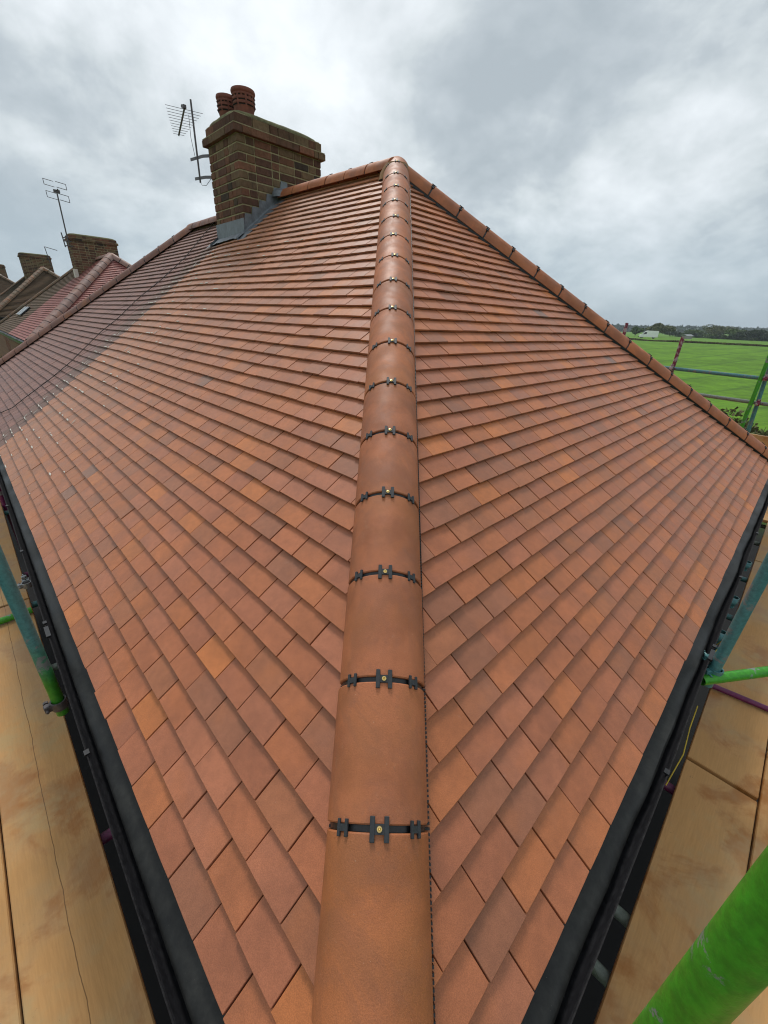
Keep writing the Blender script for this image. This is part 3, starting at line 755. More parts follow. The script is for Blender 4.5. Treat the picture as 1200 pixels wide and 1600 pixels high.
# ------------------------------------------------------------------ eaves: walls, fascia, tray, gutter
house_body(my, O1, .30, AP); house_body(nb, O1, AP + .002, LT - .3)
def eave(parent, O, u, o_, a0, a1, wav=0, fine=True):
    """o_ = outward plan direction"""
    P = lambda a, out, z: O + u * a + o_ * out + Z * z
    f = MB(); f.box(P((a0 + a1) / 2, -.045, -.125), u * ((a1 - a0) / 2), o_ * .011, Z * .085); f.build('fascia', M_BLACK, parent)
    f = MB(); f.box(P((a0 + a1) / 2, -.18, -.20), u * ((a1 - a0) / 2 - .1), o_ * .13, Z * .008); f.build('soffit', M_BLACK, parent)
    n = max(2, int((a1 - a0) / .12)); V = []; f = MB(); pr = [(-.06, -.022), (-.012, -.030), (.022, -.040), (.046, -.052), (.052, -.064), (.050, -.066), (.044, -.056), (.020, -.044), (-.06, -.028)]
    for i in range(n + 1):
        a = a0 + (a1 - a0) * i / n; w = wav * (noise.noise((a * 1.7, 3., 1.)) * .016 + noise.noise((a * 5, 1., 2.)) * .006)
        for j, (q, z) in enumerate(pr): k_ = max(0, (q + .01) / .06); V.append(P(a, q + w * k_ * .6, z + w * k_))
    m = len(pr); f.add(V, [[i * m + j, (i + 1) * m + j, (i + 1) * m + j + 1, i * m + j + 1] for i in range(n) for j in range(m - 1)], sm=True); f.build('eaves_tray', M_TRAY, parent)
    V = []; f = MB(); r = .054; cx = .026; pr = [(cx + r * math.sin(t), -.050 - r * math.cos(t)) for t in [(-90 + 180 * k / 14) * math.pi / 180 for k in range(15)]]
    pr = pr + [(cx + r + .0035, -.047), (cx + r + .0035, -.054), (cx + r - .0005, -.056)]
    for k in range(13, 0, -1): t = (-90 + 180 * k / 14) * math.pi / 180; pr.append((cx + (r - .0025) * math.sin(t), -.050 - (r - .0025) * math.cos(t)))
    for i in range(n + 1):
        a = a0 + (a1 - a0) * i / n; w = wav * noise.noise((a * 1.1, 9., 4.)) * .008
        for q, z in pr: V.append(P(a, q + w, z))
    m = len(pr); f.add(V, [[i * m + j, (i + 1) * m + j, (i + 1) * m + (j + 1) % m, i * m + (j + 1) % m] for i in range(n) for j in range(m)], sm=True)
    g = f.build('gutter', M_BLACK, parent)
    if fine:
        a = a0 + .55
        while a < a1:
            b = MB(); 
            for k in range(10):
                t0, t1 = [(-80 + 172 * (k + e) / 10) * math.pi / 180 for e in (0, 1)]
                c0 = P(a, cx + (r + .004) * math.sin(t0), -.050 - (r + .004) * math.cos(t0)); c1 = P(a, cx + (r + .004) * math.sin(t1), -.050 - (r + .004) * math.cos(t1))
                b.box((c0 + c1) / 2, u * .011, (c1 - c0) * .52, (c1 - c0).cross(u).normalized() * .0022)
            b.box(P(a, cx + r, -.045), u * .011, o_ * .008, Z * .003); b.build('gutter_bracket', M_BLACK, g); a += .92
        a = a0 + 2.3
        while a < a1:
            b = MB()
            for k in range(12):
                t0, t1 = [(-86 + 176 * (k + e) / 12) * math.pi / 180 for e in (0, 1)]
                for rr in (.0045,):
                    c0 = P(a, cx + (r + rr) * math.sin(t0), -.050 - (r + rr) * math.cos(t0)); c1 = P(a, cx + (r + rr) * math.sin(t1), -.050 - (r + rr) * math.cos(t1))
                    b.box((c0 + c1) / 2, u * .045, (c1 - c0) * .52, (c1 - c0).cross(u).normalized() * .003)
            b.box(P(a, cx + r + .001, -.044), u * .045, o_ * .009, Z * .004); b.build('gutter_union', M_BLACK, g); a += 2.9
    return g
eave(my, O1, UL, -UR, -.078, AP); eave(my, O1, UR, -UL, -.078, W + .06, wav=1); eave(nb, O1, UL, -UR, AP + .002, LT)
# dabs of pale mortar left on the old joint
db = MB()
for k in range(190):
    s = random.uniform(.05, 3.4); j = int(s / G); s_ = j * G + random.uniform(-.002, .006)
    a = AP + random.gauss(-.75, .55) if random.random() < .6 else AP + random.uniform(-.1, .35)
    if a < 3.2 or a > 6.6: continue
    nn = (-UR * SPT + Z * CPT); up = UR * CPT + Z * SPT; c = wp(a, s_) + nn * .002
    l_, w_ = random.uniform(.03, .14), random.uniform(.007, .014)
    if random.random() < .12: l_, w_ = .008, random.uniform(.04, .08)
    V = []; m = 9
    for h in (0, .003):
        for i in range(m): t = 2 * math.pi * i / m; q = random.uniform(.6, 1.15) * (1 - .2 * (h > 0)); V.append(c + UL * math.cos(t) * l_ * .5 * q + up * math.sin(t) * w_ * q * .6 + up * w_ * .5 + nn * h)
    db.add(V, [list(range(m, 2 * m))] + [[i, (i + 1) % m, m + (i + 1) % m, m + i] for i in range(m)])
db.build('mortar_dabs', M_DAB, my, 'stuff')
# aerial cable lying over the neighbour's roof
pc = [(7.2, 4.25), (7.12, 4.0), (6.95, 3.7), (6.74, 3.35), (6.71, 2.86), (6.82, 2.46), (6.73, 2.07), (6.83, 1.8), (6.69, 1.24), (6.75, .92), (6.94, .54), (7.0, .35), (7.31, .18), (7.9, 0)]
pc3 = [wp(a, s) + (-UR * SPT + Z * CPT) * .008 for a, s in pc]
cb = MB(); cb.tube(pc3, .0042, 6); tag(cb.build('aerial_cable', M_CABLE), 'thin black cable trailing down the weathered pinkish brown roof slope', 'cable')

# ------------------------------------------------------------------ houses further along the street
def far_pair(O, k1, k2, mats, labels, lod, chim, sockets=False):
    """O = near corner; first half kind k1, second half kind k2"""
    G_ = 'semi-detached houses along the street'
    hs = [thing('house', labels[0], 'house', O, G_), thing('house', labels[1], 'house', O + UL * 5.67, G_)]
    bpy.context.view_layer.update()
    P = lambda a, n, z=0: O + UL * a + UR * n + Z * z
    mid = 5.67
    deck(hs[0], [P(0, 0), P(0, W), P(W / 2, W / 2, RZ)]); deck(hs[0], [P(0, 0), P(mid, 0), P(mid, W / 2, RZ), P(W / 2, W / 2, RZ)])
    deck(hs[1], [P(mid, 0), P(LT, 0), P(LT - W / 2, W / 2, RZ), P(mid, W / 2, RZ)])
    c = tile_colour(k1, 9, 0); c2 = tile_colour(k2, 9, 0)
    for h, a0, a1, l_, r_, m_, c_ in ((hs[0], 0, mid, 1, 0, mats[0], c), (hs[1], mid, LT, 0, 1, mats[1], c2)):
        pts = [P(a0, W), P(a1, W), P(a1 - r_ * W / 2, W / 2, RZ), P(a0 + l_ * W / 2, W / 2, RZ)]; o = deck(h, pts, 'rear_slope', .002, m_); o.color = c_ + (1,)
    o = deck(hs[1], [P(LT, 0), P(LT, W), P(LT - W / 2, W / 2, RZ)], 'end_slope', .002, mats[1]); o.color = c2 + (1,)
    st_ = STEP * (1.3 if lod == 1 else 2.2)
    global G, TW
    g0, t0 = G, TW
    if lod == 2: G, TW = g0 * 2 / 2, t0 * 2
    a = tile_field(hs[0], O, UR, UL, hpR(), (0, W), SMAX - .04, .03, k1, mats[0], far=True, step=st_)
    a += tile_field(hs[0], O, UL, UR, [(1, -CPT, -MG), (-1, 0, mid)], (0, mid), SMAX - .04, .05, k1, mats[0], far=True, step=st_)
    b = tile_field(hs[1], O, UL, UR, [(1, 0, -mid - .004), (-1, -CPT, LT - MG)], (mid, LT), SMAX - .04, .02, k2, mats[1], far=True, step=st_)
    G, TW = g0, t0
    emit(hs[0], a, 0); emit(hs[1], b, 0)
    D = 1 if lod == 1 else 0
    kk = 'old2' if k1 == 'pink' else 'moss'
    nT = 16
    for A_, B_ in ((P(0, 0), P(W / 2, W / 2, RZ)), (P(0, W), P(W / 2, W / 2, RZ))):
        round_run(hs[0], A_, B_ - A_, .03, 17, None, kk, detail=0, clips=False, seal=lod == 1, last=.35, R=.15, ch=-.05, gap=.03)
    round_run(hs[0], P(W / 2, W / 2, RZ), UL, .1, 7, None, kk, detail=0, clips=False, seal=False, part='ridge_tile', last=.2)
    round_run(hs[1], P(mid, W / 2, RZ), UL, .02, 7, None, 'moss', detail=0, clips=False, seal=False, part='ridge_tile')
    for A_, B_ in ((P(LT, 0), P(LT - W / 2, W / 2, RZ)), (P(LT, W), P(LT - W / 2, W / 2, RZ))):
        round_run(hs[1], A_, B_ - A_, .03, 17, None, 'moss', detail=0, clips=False, seal=False, last=.35)
    for h, a0, a1 in ((hs[0], .3, mid), (hs[1], mid + .002, LT - .3)): house_body(h, O, a0, a1, -4.6 - O.z)
    eave(hs[0], O, UL, -UR, -.05, mid, fine=False); eave(hs[0], O, UR, -UL, -.05, W, fine=False); eave(hs[1], O, UL, -UR, mid + .002, LT, fine=False)
    st = chimney(hs[0], O, *chim, [], detail=0)
    return hs, P, st
hsA, PA, stA = far_pair(UL * 15.62 + UR * 1.44 + Z * .49, 'pink', 'moss', (M_TILE_OLD, M_TILE_HMOSS),
    ('second roof along the street with pinkish red tiles and pale round hip tiles', 'mossy grey brown half roof with two small white framed rooflights'), 1, (5.2, 5.9, 2.58, 4.1, 2.0, 3.19))
for a in (8.0, 8.75):
    f = MB(); s = 1.15; up = UR * CPT + Z * SPT; nn = (-UR * SPT + Z * CPT); c = PA(a, 0) + up * s + nn * .03
    f.box(c, UL * .06, up * .24, nn * .03); 
    f.build('skylight_frame', M_WHITE, hsA[1])
    f = MB(); f.box(c - UL * .30, UL * .22, up * .24, nn * .025); f.build('skylight_pane', M_GLASS, hsA[1])
f = MB(); f.box(PA(5.15, 2.50, RZ * .745 + .12), UL * .09, UR * .06, Z * .14); f.build('lead_apron', M_DAB, stA)
hsB, PB, stB = far_pair(UL * 31.6 + UR * 1.64 + Z * .89, 'moss', 'moss', (M_TILE_MOSS, M_TILE_MOSS),
    ('third roof along the street, brown and mossy with a lichened hip', 'far half of the brown mossy roof behind the grey hip line'), 2, (4.8, 5.5, 2.58, 4.1, 2.0, 3.29))
hsC, PC, stC = far_pair(UL * 48.05 + UR * .75 + Z * 1.17, 'moss', 'moss', (M_TILE_MOSS, M_TILE_MOSS),
    ('farthest dark brown roof at the left edge of the picture', 'hidden far half of the farthest dark brown roof'), 2, (4.8, 5.5, 2.58, 4.1, 2.0, 3.29))

# ------------------------------------------------------------------ aerials
def aerial_log(base, top, boom0, boom1, label, cat='aerial'):
    t = thing('television_aerial', label, cat, base)
    bpy.context.view_layer.update()
    m = MB(); m.tube([base, top], .0115, 8); m.build('mast', M_DARKM, t)
    m = MB(); m.tube([boom0, boom1], .011, 6); m.build('boom', M_DARKM, t)
    d = (boom1 - boom0); el_ = Vector((.875, .485, 0))
    for k in range(11):
        f = k / 10; p = boom0 + d * (.03 + .94 * f); L_ = .21 - .14 * f; m = MB()
        q = el_; m.tube([p - q * L_, p + q * L_], (.0026), 5); m.build('element', M_DARKM, t)
    m = MB(); m.box(boom0 + Z * .015, UL * .02, UR * .018, Z * .016); m.box(boom0 + UL * .045 + Z * .03, UL * .016, UR * .014, Z * .012); m.build('mast_clamp', M_DARKM, t)
    return t
PK = lambda a, n, z: CP + (PL(a, n, z) - CP) * 1.0405
b0 = PK(6.16, 2.72, 2.86); t0_ = PK(6.14, 2.72, 3.63)
ta = aerial_log(b0, t0_, PK(6.20, 2.66, 3.55), PK(6.20, 2.66, 3.55) + Vector((-.485, .875, 0)) * .95, 'spiky television aerial bracketed to the large brick chimney with two pots')
for z_, a_end, in ((3.10, 6.30), (2.90, 6.24)):
    m = MB(); p = [PK(a_end + .06, 2.72, z_ + .02), PK(6.0, 2.72, z_ - .01), PK(5.86, 2.73, z_ - .03), PK(5.815, 2.76, z_ - .07)]
    for i in range(3): d_ = p[i + 1] - p[i]; m.box((p[i] + p[i + 1]) / 2, d_ * .5, Z * .016, d_.cross(Z).normalized() * .002)
    m.build('bracket', M_DARKM, ta)
m = MB(); m.tube([PK(5.812, 2.80, 3.06), PK(5.812, 2.80, 2.80)], .012, 6); m.build('wall_strap', M_DARKM, ta)
m = MB(); m.tube([PK(6.2, 2.70, 3.5), PK(6.22, 2.70, 3.3), PK(6.19, 2.71, 3.1)], .003, 5)
m.tube([PK(6.16, 2.72, 2.87), PK(6.12, 2.72, 2.83), PK(6.0, 2.72, 2.81), PK(5.86, 2.73, 2.86)], .003, 5); m.build('cable', M_CABLE, ta)
# grid aerial on the second chimney
ob = PA(5.16, 2.50, 2.98); ot = PA(5.16, 2.54, 4.63)
tb = thing('television_aerial', 'grid shaped aerial on a tall mast beside the second brick chimney', 'aerial', ob); bpy.context.view_layer.update()
m = MB(); m.tube([ob, ot], .022, 6); m.build('mast', M_DARKM, tb)
for sx in (-1, 1):
    m = MB(); X = (UR * .75 - UL * .66).normalized()
    for zz in (-.26, -.08, .10, .26, ): m.tube([ot + X * sx * .04 + Z * zz, ot + X * sx * .36 + Z * (zz - .07 * sx)], .010, 5)
    m.tube([ot + X * sx * .36 + Z * (-.26 - .07 * sx), ot + X * sx * .36 + Z * (-.08 - .07 * sx)], .010, 5); m.tube([ot + X * sx * .36 + Z * (.10 - .07 * sx), ot + X * sx * .36 + Z * (.26 - .07 * sx)], .010, 5)
    m.build('grid_reflector', M_DARKM, tb)
m = MB(); m.box(ot + Z * -.02, UR * .09, UL * .05, Z * .04); m.tube([ot - UL * .05, ot - UL * .3], .015, 5); m.build('dipole_box', M_DARKM, tb)
m = MB()
for zz in (2.98, 3.13, 3.23): m.tube([PA(5.16, 2.36, zz + .0), PA(5.18, 2.62, zz)], .018, 5)
m.tube([PA(5.16, 2.38, 2.93), PA(5.16, 2.36, 3.38)], .02, 5); m.build('bracket', M_DARKM, tb)
def small_aerial(base, top, arm, label, n=0):
    t = thing('television_aerial', label, 'aerial', base); bpy.context.view_layer.update()
    m = MB(); m.tube([base, top], .022, 5); m.build('mast', M_DARKM, t); m = MB(); m.tube([top, top + arm], .018, 5)
    for k in range(n): p = top + arm * ((k + .5) / n); m.tube([p - Z * .18, p + Z * .18], .012, 4)
    m.build('boom', M_DARKM, t)
small_aerial(PB(4.76, 4.02, 2.83), PB(4.76, 3.94, 3.95), UR * .62 - Z * .13, 'bare bent aerial arm rising behind the third, mossy topped chimney')
small_aerial(PC(4.76, 2.9, 3.1), PC(4.76, 2.9, 5.0), UR * .5 + Z * .02, 'small aerial with short elements at the far left edge', 5)

# ------------------------------------------------------------------ scaffold
ZB = -.70
sc = thing('scaffold', 'tube scaffold in worn green, teal and magenta paint around the eaves', 'scaffold', PL(-.6, -.6, -4.6)); bpy.context.view_layer.update()
OL = lambda a, o_, z: PL(a, -o_, z)
ORr = lambda a, o_, z: PR(a, -o_, z)
def sctube(name, pts, mat, r=.02415, n=24, parent=sc):
    m = MB(); P = [Vector(p) for p in pts]; Q = [P[0]]
    for i in range(len(P) - 1):
        k = max(1, int((P[i + 1] - P[i]).length / .4)); Q += [P[i].lerp(P[i + 1], (j + 1) / k) for j in range(k)]
    m.tube(Q, r, n, hollow=.16); return m.build(name, mat, parent)
def coupler(p, d1, d2, mat=M_DARKM, r=.0242):
    """right angle coupler joining a tube along d1 at p with one along d2 beside it"""
    m = MB(); d1 = Vector(d1).normalized(); d2 = Vector(d2).normalized(); s = d1.cross(d2).normalized()
    for c, d in ((Vector(p), d1), (Vector(p) + s * .052, d2)):
        m.lathe(c - d * .022, [(r + .001, 0), (r + .007, 0), (r + .007, .044), (r + .001, .044)], 18, ax=d, sm=False)
        e = d.cross(s).normalized(); m.box(c + e * (r + .016), e * .014, d * .018, s * .012, bev=.003)
        m.tube([c + e * (r + .02) - s * .03, c + e * (r + .02) + s * .035], .006, 8)
        m.lathe(c + e * (r + .02) + s * .03, [(0.001, .0), (.011, .0), (.011, .012), (.001, .012)], 6, ax=s, sm=False)
    m.box(Vector(p) + s * .026, d1 * .018, d2 * .018, s * .01)
    return m.build('coupler', mat, sc)
sctube('standard', [OL(1.93, .128, -.30), OL(1.995, .127, .26), OL(2.1, .125, 1.9)], M_TEALG); coupler(OL(1.93, .128, -.24), Z, UR, M_DARKM)
sctube('standard', [ORr(2.185, .112, -.19), ORr(2.235, .115, .146), ORr(2.32, .118, 1.6)], M_TEAL)
sctube('standard', [ORr(.335, .11, -2.2), ORr(.345, .11, .5), ORr(.372, .11, .95), ORr(.41, .11, 1.9)], M_GREEN, n=40)
sctube('brace', [ORr(2.12, .085, -.135), ORr(2.43, .313, -.118), ORr(3.4, 1.03, -.07)], M_GREEN, n=32)
coupler(ORr(2.20, .118, -.11), Z, (ORr(2.43, .313, 0) - ORr(2.12, .085, 0)), M_TEAL)
sctube('transom', [ORr(2.87, .13, ZB + .024), ORr(2.99, .95, ZB + .024)], M_PURP, r=.017)
sctube('transom', [OL(3.55, .16, ZB + .03), OL(3.50, .95, ZB + .03)], M_GREEN)
sctube('standard', [OL(6.1, .13, -4.5), OL(6.1, .13, -.35)], M_PURP)
for a, mt in ((4.33, M_PURP), (3.78, M_TEAL), (1.57, M_PURP), (6.0, M_TEAL), (7.9, M_GREY), (2.9, M_GREY), (.5, M_PURP), (9.6, M_GREY)):
    sctube('transom', [OL(a, .095, ZB - .065), OL(a, 1.45, ZB - .065)], mt)
for a, mt in ((2.01, M_PURP), (1.28, M_GREY), (1.05, M_GREY), (4.83, M_TEAL), (4.0, M_TEAL), (3.3, M_TEAL), (.4, M_PURP), (5.9, M_GREY)):
    sctube('transom', [ORr(a, .10, ZB - .065), ORr(a, 1.45, ZB - .065)], mt)
sctube('ledger', [OL(-1.4, .30, ZB - .115), OL(10.9, .30, ZB - .115)], M_PURP); sctube('ledger', [ORr(-1.3, .30, ZB - .115), ORr(7.9, .30, ZB - .115)], M_BURG)
sctube('ledger', [OL(-1.4, 1.40, ZB - .115), OL(10.9, 1.40, ZB - .115)], M_GREY); sctube('ledger', [ORr(-1.3, 1.40, ZB - .115), ORr(7.9, 1.40, ZB - .115)], M_GREY)
for a in (-1.2, 1.9, 4.6, 7.4, 10.2): sctube('standard', [OL(a + .06, 1.46, -4.6), OL(a + .06, 1.46, .5)], M_GREY)
for a in (2.4, 5.2, 8.0): sctube('standard', [ORr(a, 1.47, -4.6), ORr(a, 1.47, .5)], M_GREY)
for a, o_, z, m_ in ((3.83, .14, -.60, M_GALV), (6.1, .13, -.55, M_GALV)): coupler(OL(a, o_, z), Z, UR, m_)
for a, o_, z, m_ in ((4.83, .13, -.62, M_TEAL), (4.0, .13, -.62, M_TEAL), (3.35, .13, -.6, M_TEAL), (3.1, .13, -.6, M_TEAL)): coupler(ORr(a, o_, z), UL, Z, m_)
# far right corner
XR = lambda a, z, A=7.5: UR * A + UL * a + Z * z
sctube('guard_rail', [XR(2.6, .93), XR(1.57, .899), XR(.43, .873), XR(-.9, .84)], M_TEAL); sctube('guard_rail', [XR(2.4, .60), XR(1.07, .577), XR(.32, .558), XR(-.9, .54)], M_GREY)
sctube('standard', [XR(1.54, -4.6, 7.55), XR(1.53, 1.33, 7.55)], M_BURG); sctube('standard', [XR(2.34, -4.6), XR(2.31, 1.49)], M_BURG)
sctube('standard', [XR(.475, -4.6, 7.45), XR(.485, .243, 7.45), XR(.515, 1.9, 7.45)], M_GREEN); sctube('standard', [XR(.36, -4.6, 7.56), XR(.405, .169, 7.56), XR(.455, .887, 7.56), XR(.50, 1.7, 7.56)], M_TEAL)
for a, z in ((.45, .876), (.42, .56), (1.53, .90)): coupler(XR(a, z, 7.5), Z, UL, M_BURG)
sctube('ledger', [XR(5.5, ZB - .115, 7.5), XR(-.9, ZB - .115, 7.5)], M_GREY); sctube('ledger', [XR(5.5, ZB - .115, 6.7), XR(-.9, ZB - .115, 6.7)], M_GREY)
# boards
def board(P0, d, side, w, ln, label, th=.038, zj=0, mat=None):
    c = Vector(P0) + d * ln / 2 + side * w / 2; m = MB(); m.box((0, 0, 0), (ln / 2, 0, 0), (0, w / 2 - .002, 0), (0, 0, th / 2), bev=.004)
    # gentle sag and cupping come from slightly uneven placing
    o = m.build('scaffold_board', mat or M_WOOD); X = d; Y = side; m4 = Matrix.Identity(4)
    Zv = X.cross(Y); 
    if Zv.z < 0: Y = -Y; Zv = -Zv
    tl = random.gauss(0, .006); Zr = (Zv + Y * tl).normalized(); Yr = Zr.cross(X)
    for i in range(3): m4[i][0] = X[i]; m4[i][1] = Yr[i]; m4[i][2] = Zr[i]; m4[i][3] = (c + Z * (-th / 2 + zj))[i]
    o.matrix_world = m4
    tag(o, label, 'scaffold board', 'scaffold boards along the eaves')
rowL = ['innermost board', 'second board', 'third board', 'outermost board']
for k in range(4):
    for q, (a, ln) in enumerate(((-.12, 3.9), (3.80, 3.9), (7.72, 3.3))):
        where = ('beside the near left gutter', 'beside the middle of the left gutter', 'beside the far end of the left gutter')[q]
        board(OL(a + (k % 2) * .35 * (q > 0), .156 + k * .309, ZB), UL, -UR, .305, ln - (k % 2) * .35 * (q > 0) + (k % 2) * .35 * (q < 2), f'{rowL[k]} of four {where}, stained plywood brown', zj=random.uniform(-.003, .003), mat=M_WOODC if k == 0 else None)
for k in range(4):
    for q, (a, ln) in enumerate(((-1.4, 3.6), (2.22, 3.0), (5.24, 2.75))):
        where = ('beside the near right gutter', 'beside the middle of the right gutter', 'beside the far end of the right gutter')[q]
        dx = (k % 2) * .4
        board(ORr(a + dx * (q > 0), .178 + k * .309, ZB), UR, -UL, .305, ln - dx * (q > 0) + dx * (q < 2), f'{rowL[k]} of four {where}, wet stained wood', zj=random.uniform(-.003, .003))
for k in range(3):
    board(UR * (6.62 + .309 * k) + UL * -.25 + Z * (ZB), UL, UR, .305, 3.9, f"{['innermost','middle','outer'][k]} of the boards past the far right corner", zj=0)
m = MB(); m.box((0, 0, 0), UL * 1.1, UR * .02, Z * .11, bev=.004); o = m.build('toe_board', M_WOOD); o.location = XR(-.3, .06, 7.40); tag(o, 'upright edge board past the right corner below the green pole', 'toe board')
# yellow tie cable beside the right gutter
m = MB(); m.tube([ORr(3.26, .125, -.62), ORr(3.20, .15, -.50), ORr(3.08, .14, -.5), ORr(2.96, .115, -.52), ORr(2.9, .12, -.6)], .003, 6); tag(m.build('yellow_cable', M_YEL), 'loop of thin yellow cable by the teal scaffold pole on the right', 'cable', 'yellow cables')
m = MB(); m.tube([ORr(2.33, .13, -.45), ORr(2.2, .135, -.5), ORr(2.05, .15, -.55), ORr(1.95, .14, -.7)], .003, 6); tag(m.build('yellow_cable', M_YEL), 'short hanging yellow cable in the gap beside the right gutter', 'cable', 'yellow cables')

# ------------------------------------------------------------------ vegetation
def leaves(n, cen, rad, size, shape=1., flat=.0, seed=0, lobes=7):
    r = np.random.default_rng(seed); L = r.normal(size=(lobes, 3)); L /= np.linalg.norm(L, axis=1)[:, None]; L *= r.uniform(.25, .72, (lobes, 1)); L[:, 2] *= .8; lr = r.uniform(.3, .55, lobes)
    k = r.integers(0, lobes, n); d = r.normal(size=(n, 3)); d /= np.linalg.norm(d, axis=1)[:, None]
    p = L[k] + d * (lr[k] * r.uniform(.55, 1.05, n) ** .6)[:, None]
    p = p * np.array(rad) + np.array(cen)
    a = r.normal(size=(n, 3)); a /= np.linalg.norm(a, axis=1)[:, None]; b = np.cross(a, r.normal(size=(n, 3))); b /= np.linalg.norm(b, axis=1)[:, None]
    s = (size * r.uniform(.6, 1.4, n))[:, None]
    V = np.stack([p - a * s, p + b * s * .6, p + a * s, p - b * s * .6], 1).reshape(-1, 3)
    return V
def leafmesh(name, V, mat):
    n = len(V) // 4; me = bpy.data.meshes.new(name); me.vertices.add(len(V)); me.vertices.foreach_set('co', V.astype(np.float32).ravel())
    me.loops.add(n * 4); me.loops.foreach_set('vertex_index', np.arange(n * 4, dtype=np.int32)); me.polygons.add(n); me.polygons.foreach_set('loop_start', np.arange(0, n * 4, 4, dtype=np.int32))
    me.materials.append(mat); me.update(calc_edges=True); return me
def tree(pos, h, r, mat, label, group, seed, n=2600, ls=.35, cat='tree', name='tree', open_=False):
    t = thing(name, label, cat, pos, group); bpy.context.view_layer.update(); p = Vector(pos)
    m = MB(); th = h * .35; m.tube([p - Z * .3, p + Z * th, p + Z * h * .75], [h * .03, h * .02, h * .006], 7); rr = random.Random(seed)
    for k in range(9 if open_ else 6):
        a = rr.uniform(0, 6.28); q = p + Z * th * rr.uniform(.7, 1.2); e = p + Vector((math.cos(a) * r * .75, math.sin(a) * r * .75, h * rr.uniform(.55, .92)))
        m.tube([q, q.lerp(e, .5) - Z * h * .02, e], [h * .012, h * .008, h * .003], 5)
    m.build('trunk', M_BARK, t)
    V = leaves(n, (p.x, p.y, p.z + h * .62), (r, r, h * .45), ls, seed=seed, lobes=14 if open_ else 9)
    link(bpy.data.objects.new('crown', leafmesh('crown', V, mat)), t)
def at(x, y, dep): return CP + (CF + CR * ((x - 600) / FPX) - CU * ((y - 800) / FPX)) * dep
def tree_px(x, ybot_depth, top, wpx, *a, **k):
    """stands on the ground in the direction of photo column x; only used to lay the row out"""
    d = ybot_depth; q = at(x, 525, d); z = gz(q.x, q.y); tz = at(x, top, d).z; tree((q.x, q.y, z), tz - z, wpx / FPX * d / 2 * 1.15, *a, **k)
tree_px(1027, 185, 505, 34, M_LEAFB, 'round bronze green tree behind the white van', 'trees beyond the field', 3, n=2600, ls=.42)
tree_px(992, 190, 511, 16, M_LEAF, 'small light green bush left of the white van', 'trees beyond the field', 4, n=900, ls=.4)
tree_px(1047, 230, 514, 26, M_LEAFD, 'low dark tree right of the white van', 'trees beyond the field', 5, n=1300, ls=.55)
tree_px(1090, 235, 515, 30, M_LEAF, 'green bushy tree left of the pale open crowned tree', 'trees beyond the field', 6, n=1500, ls=.5)
tree_px(1124, 215, 505, 46, M_LEAFB, 'pale open crowned tree, tallest on the skyline', 'trees beyond the field', 7, n=2600, ls=.34, open_=True)
tree_px(1152, 205, 514, 36, M_LEAF, 'green tree between the pale tree and the dark wood', 'trees beyond the field', 8, n=2200, ls=.5)
tree_px(1178, 195, 515, 40, M_LEAFD, 'dark broad tree at the right edge of the skyline', 'trees beyond the field', 9, n=2600, ls=.5)
tree_px(1204, 190, 517, 34, M_LEAFD, 'dark tree cut off by the right picture edge', 'trees beyond the field', 10, n=2200, ls=.5)
def hedge(name, pts, hgt, wid, n, ls, mat, label=None, seed=0, kind='stuff'):
    r = np.random.default_rng(seed); P = np.array([list(p) for p in pts]); k = r.integers(0, len(P) - 1, n); f = r.random(n)[:, None]
    c = P[k] * (1 - f) + P[k + 1] * f; c[:, 0] += r.normal(0, wid * .4, n); c[:, 1] += r.normal(0, wid * .4, n)
    hh = np.array([hgt * (.65 + .5 * noise.noise((x * .13, y * .13, seed))) for x, y in c[:, :2]])
    c[:, 2] = [gz(x, y) for x, y in c[:, :2]]; c[:, 2] += hh * r.random(n) ** .7
    a = r.normal(size=(n, 3)); a /= np.linalg.norm(a, axis=1)[:, None]; b = np.cross(a, r.normal(size=(n, 3))); b /= np.linalg.norm(b, axis=1)[:, None]; s = (ls * r.uniform(.6, 1.4, n))[:, None]
    V = np.stack([c - a * s, c + b * s * .6, c + a * s, c - b * s * .6], 1).reshape(-1, 3)
    o = link(bpy.data.objects.new(name, leafmesh(name, V, mat))); tag(o, label, 'hedge' if label else None, None, kind); return o
hedge('hedgerow', [at(x, 525, d) for x, d in ((940, 135), (1010, 112), (1100, 108), (1200, 100), (1300, 95))], .35, .8, 9000, .22, M_DRY, 'low dark hedge line across the green field', 1)
hedge('field_edge_hedge', [at(x, 525, d) for x, d in ((1060, 250), (1120, 225), (1200, 200), (1320, 190))], 3.0, 4, 14000, .6, M_LEAF, 'long dark hedge below the skyline trees', 2)
hedge('far_woodland', [at(x, 520, d) for x, d in ((850, 620), (960, 560), (1040, 540), (1120, 600), (1250, 620), (1500, 640))], 9, 30, 16000, 2.6, M_FAR, 'distant wooded rise on the horizon', 3)
hedge('far_woodland', [at(x, 520, d) for x, d in ((700, 1000), (960, 940), (1100, 900), (1250, 960), (1700, 1000))], 11, 60, 16000, 4, M_FAR, 'farthest pale wooded hill on the horizon', 4)
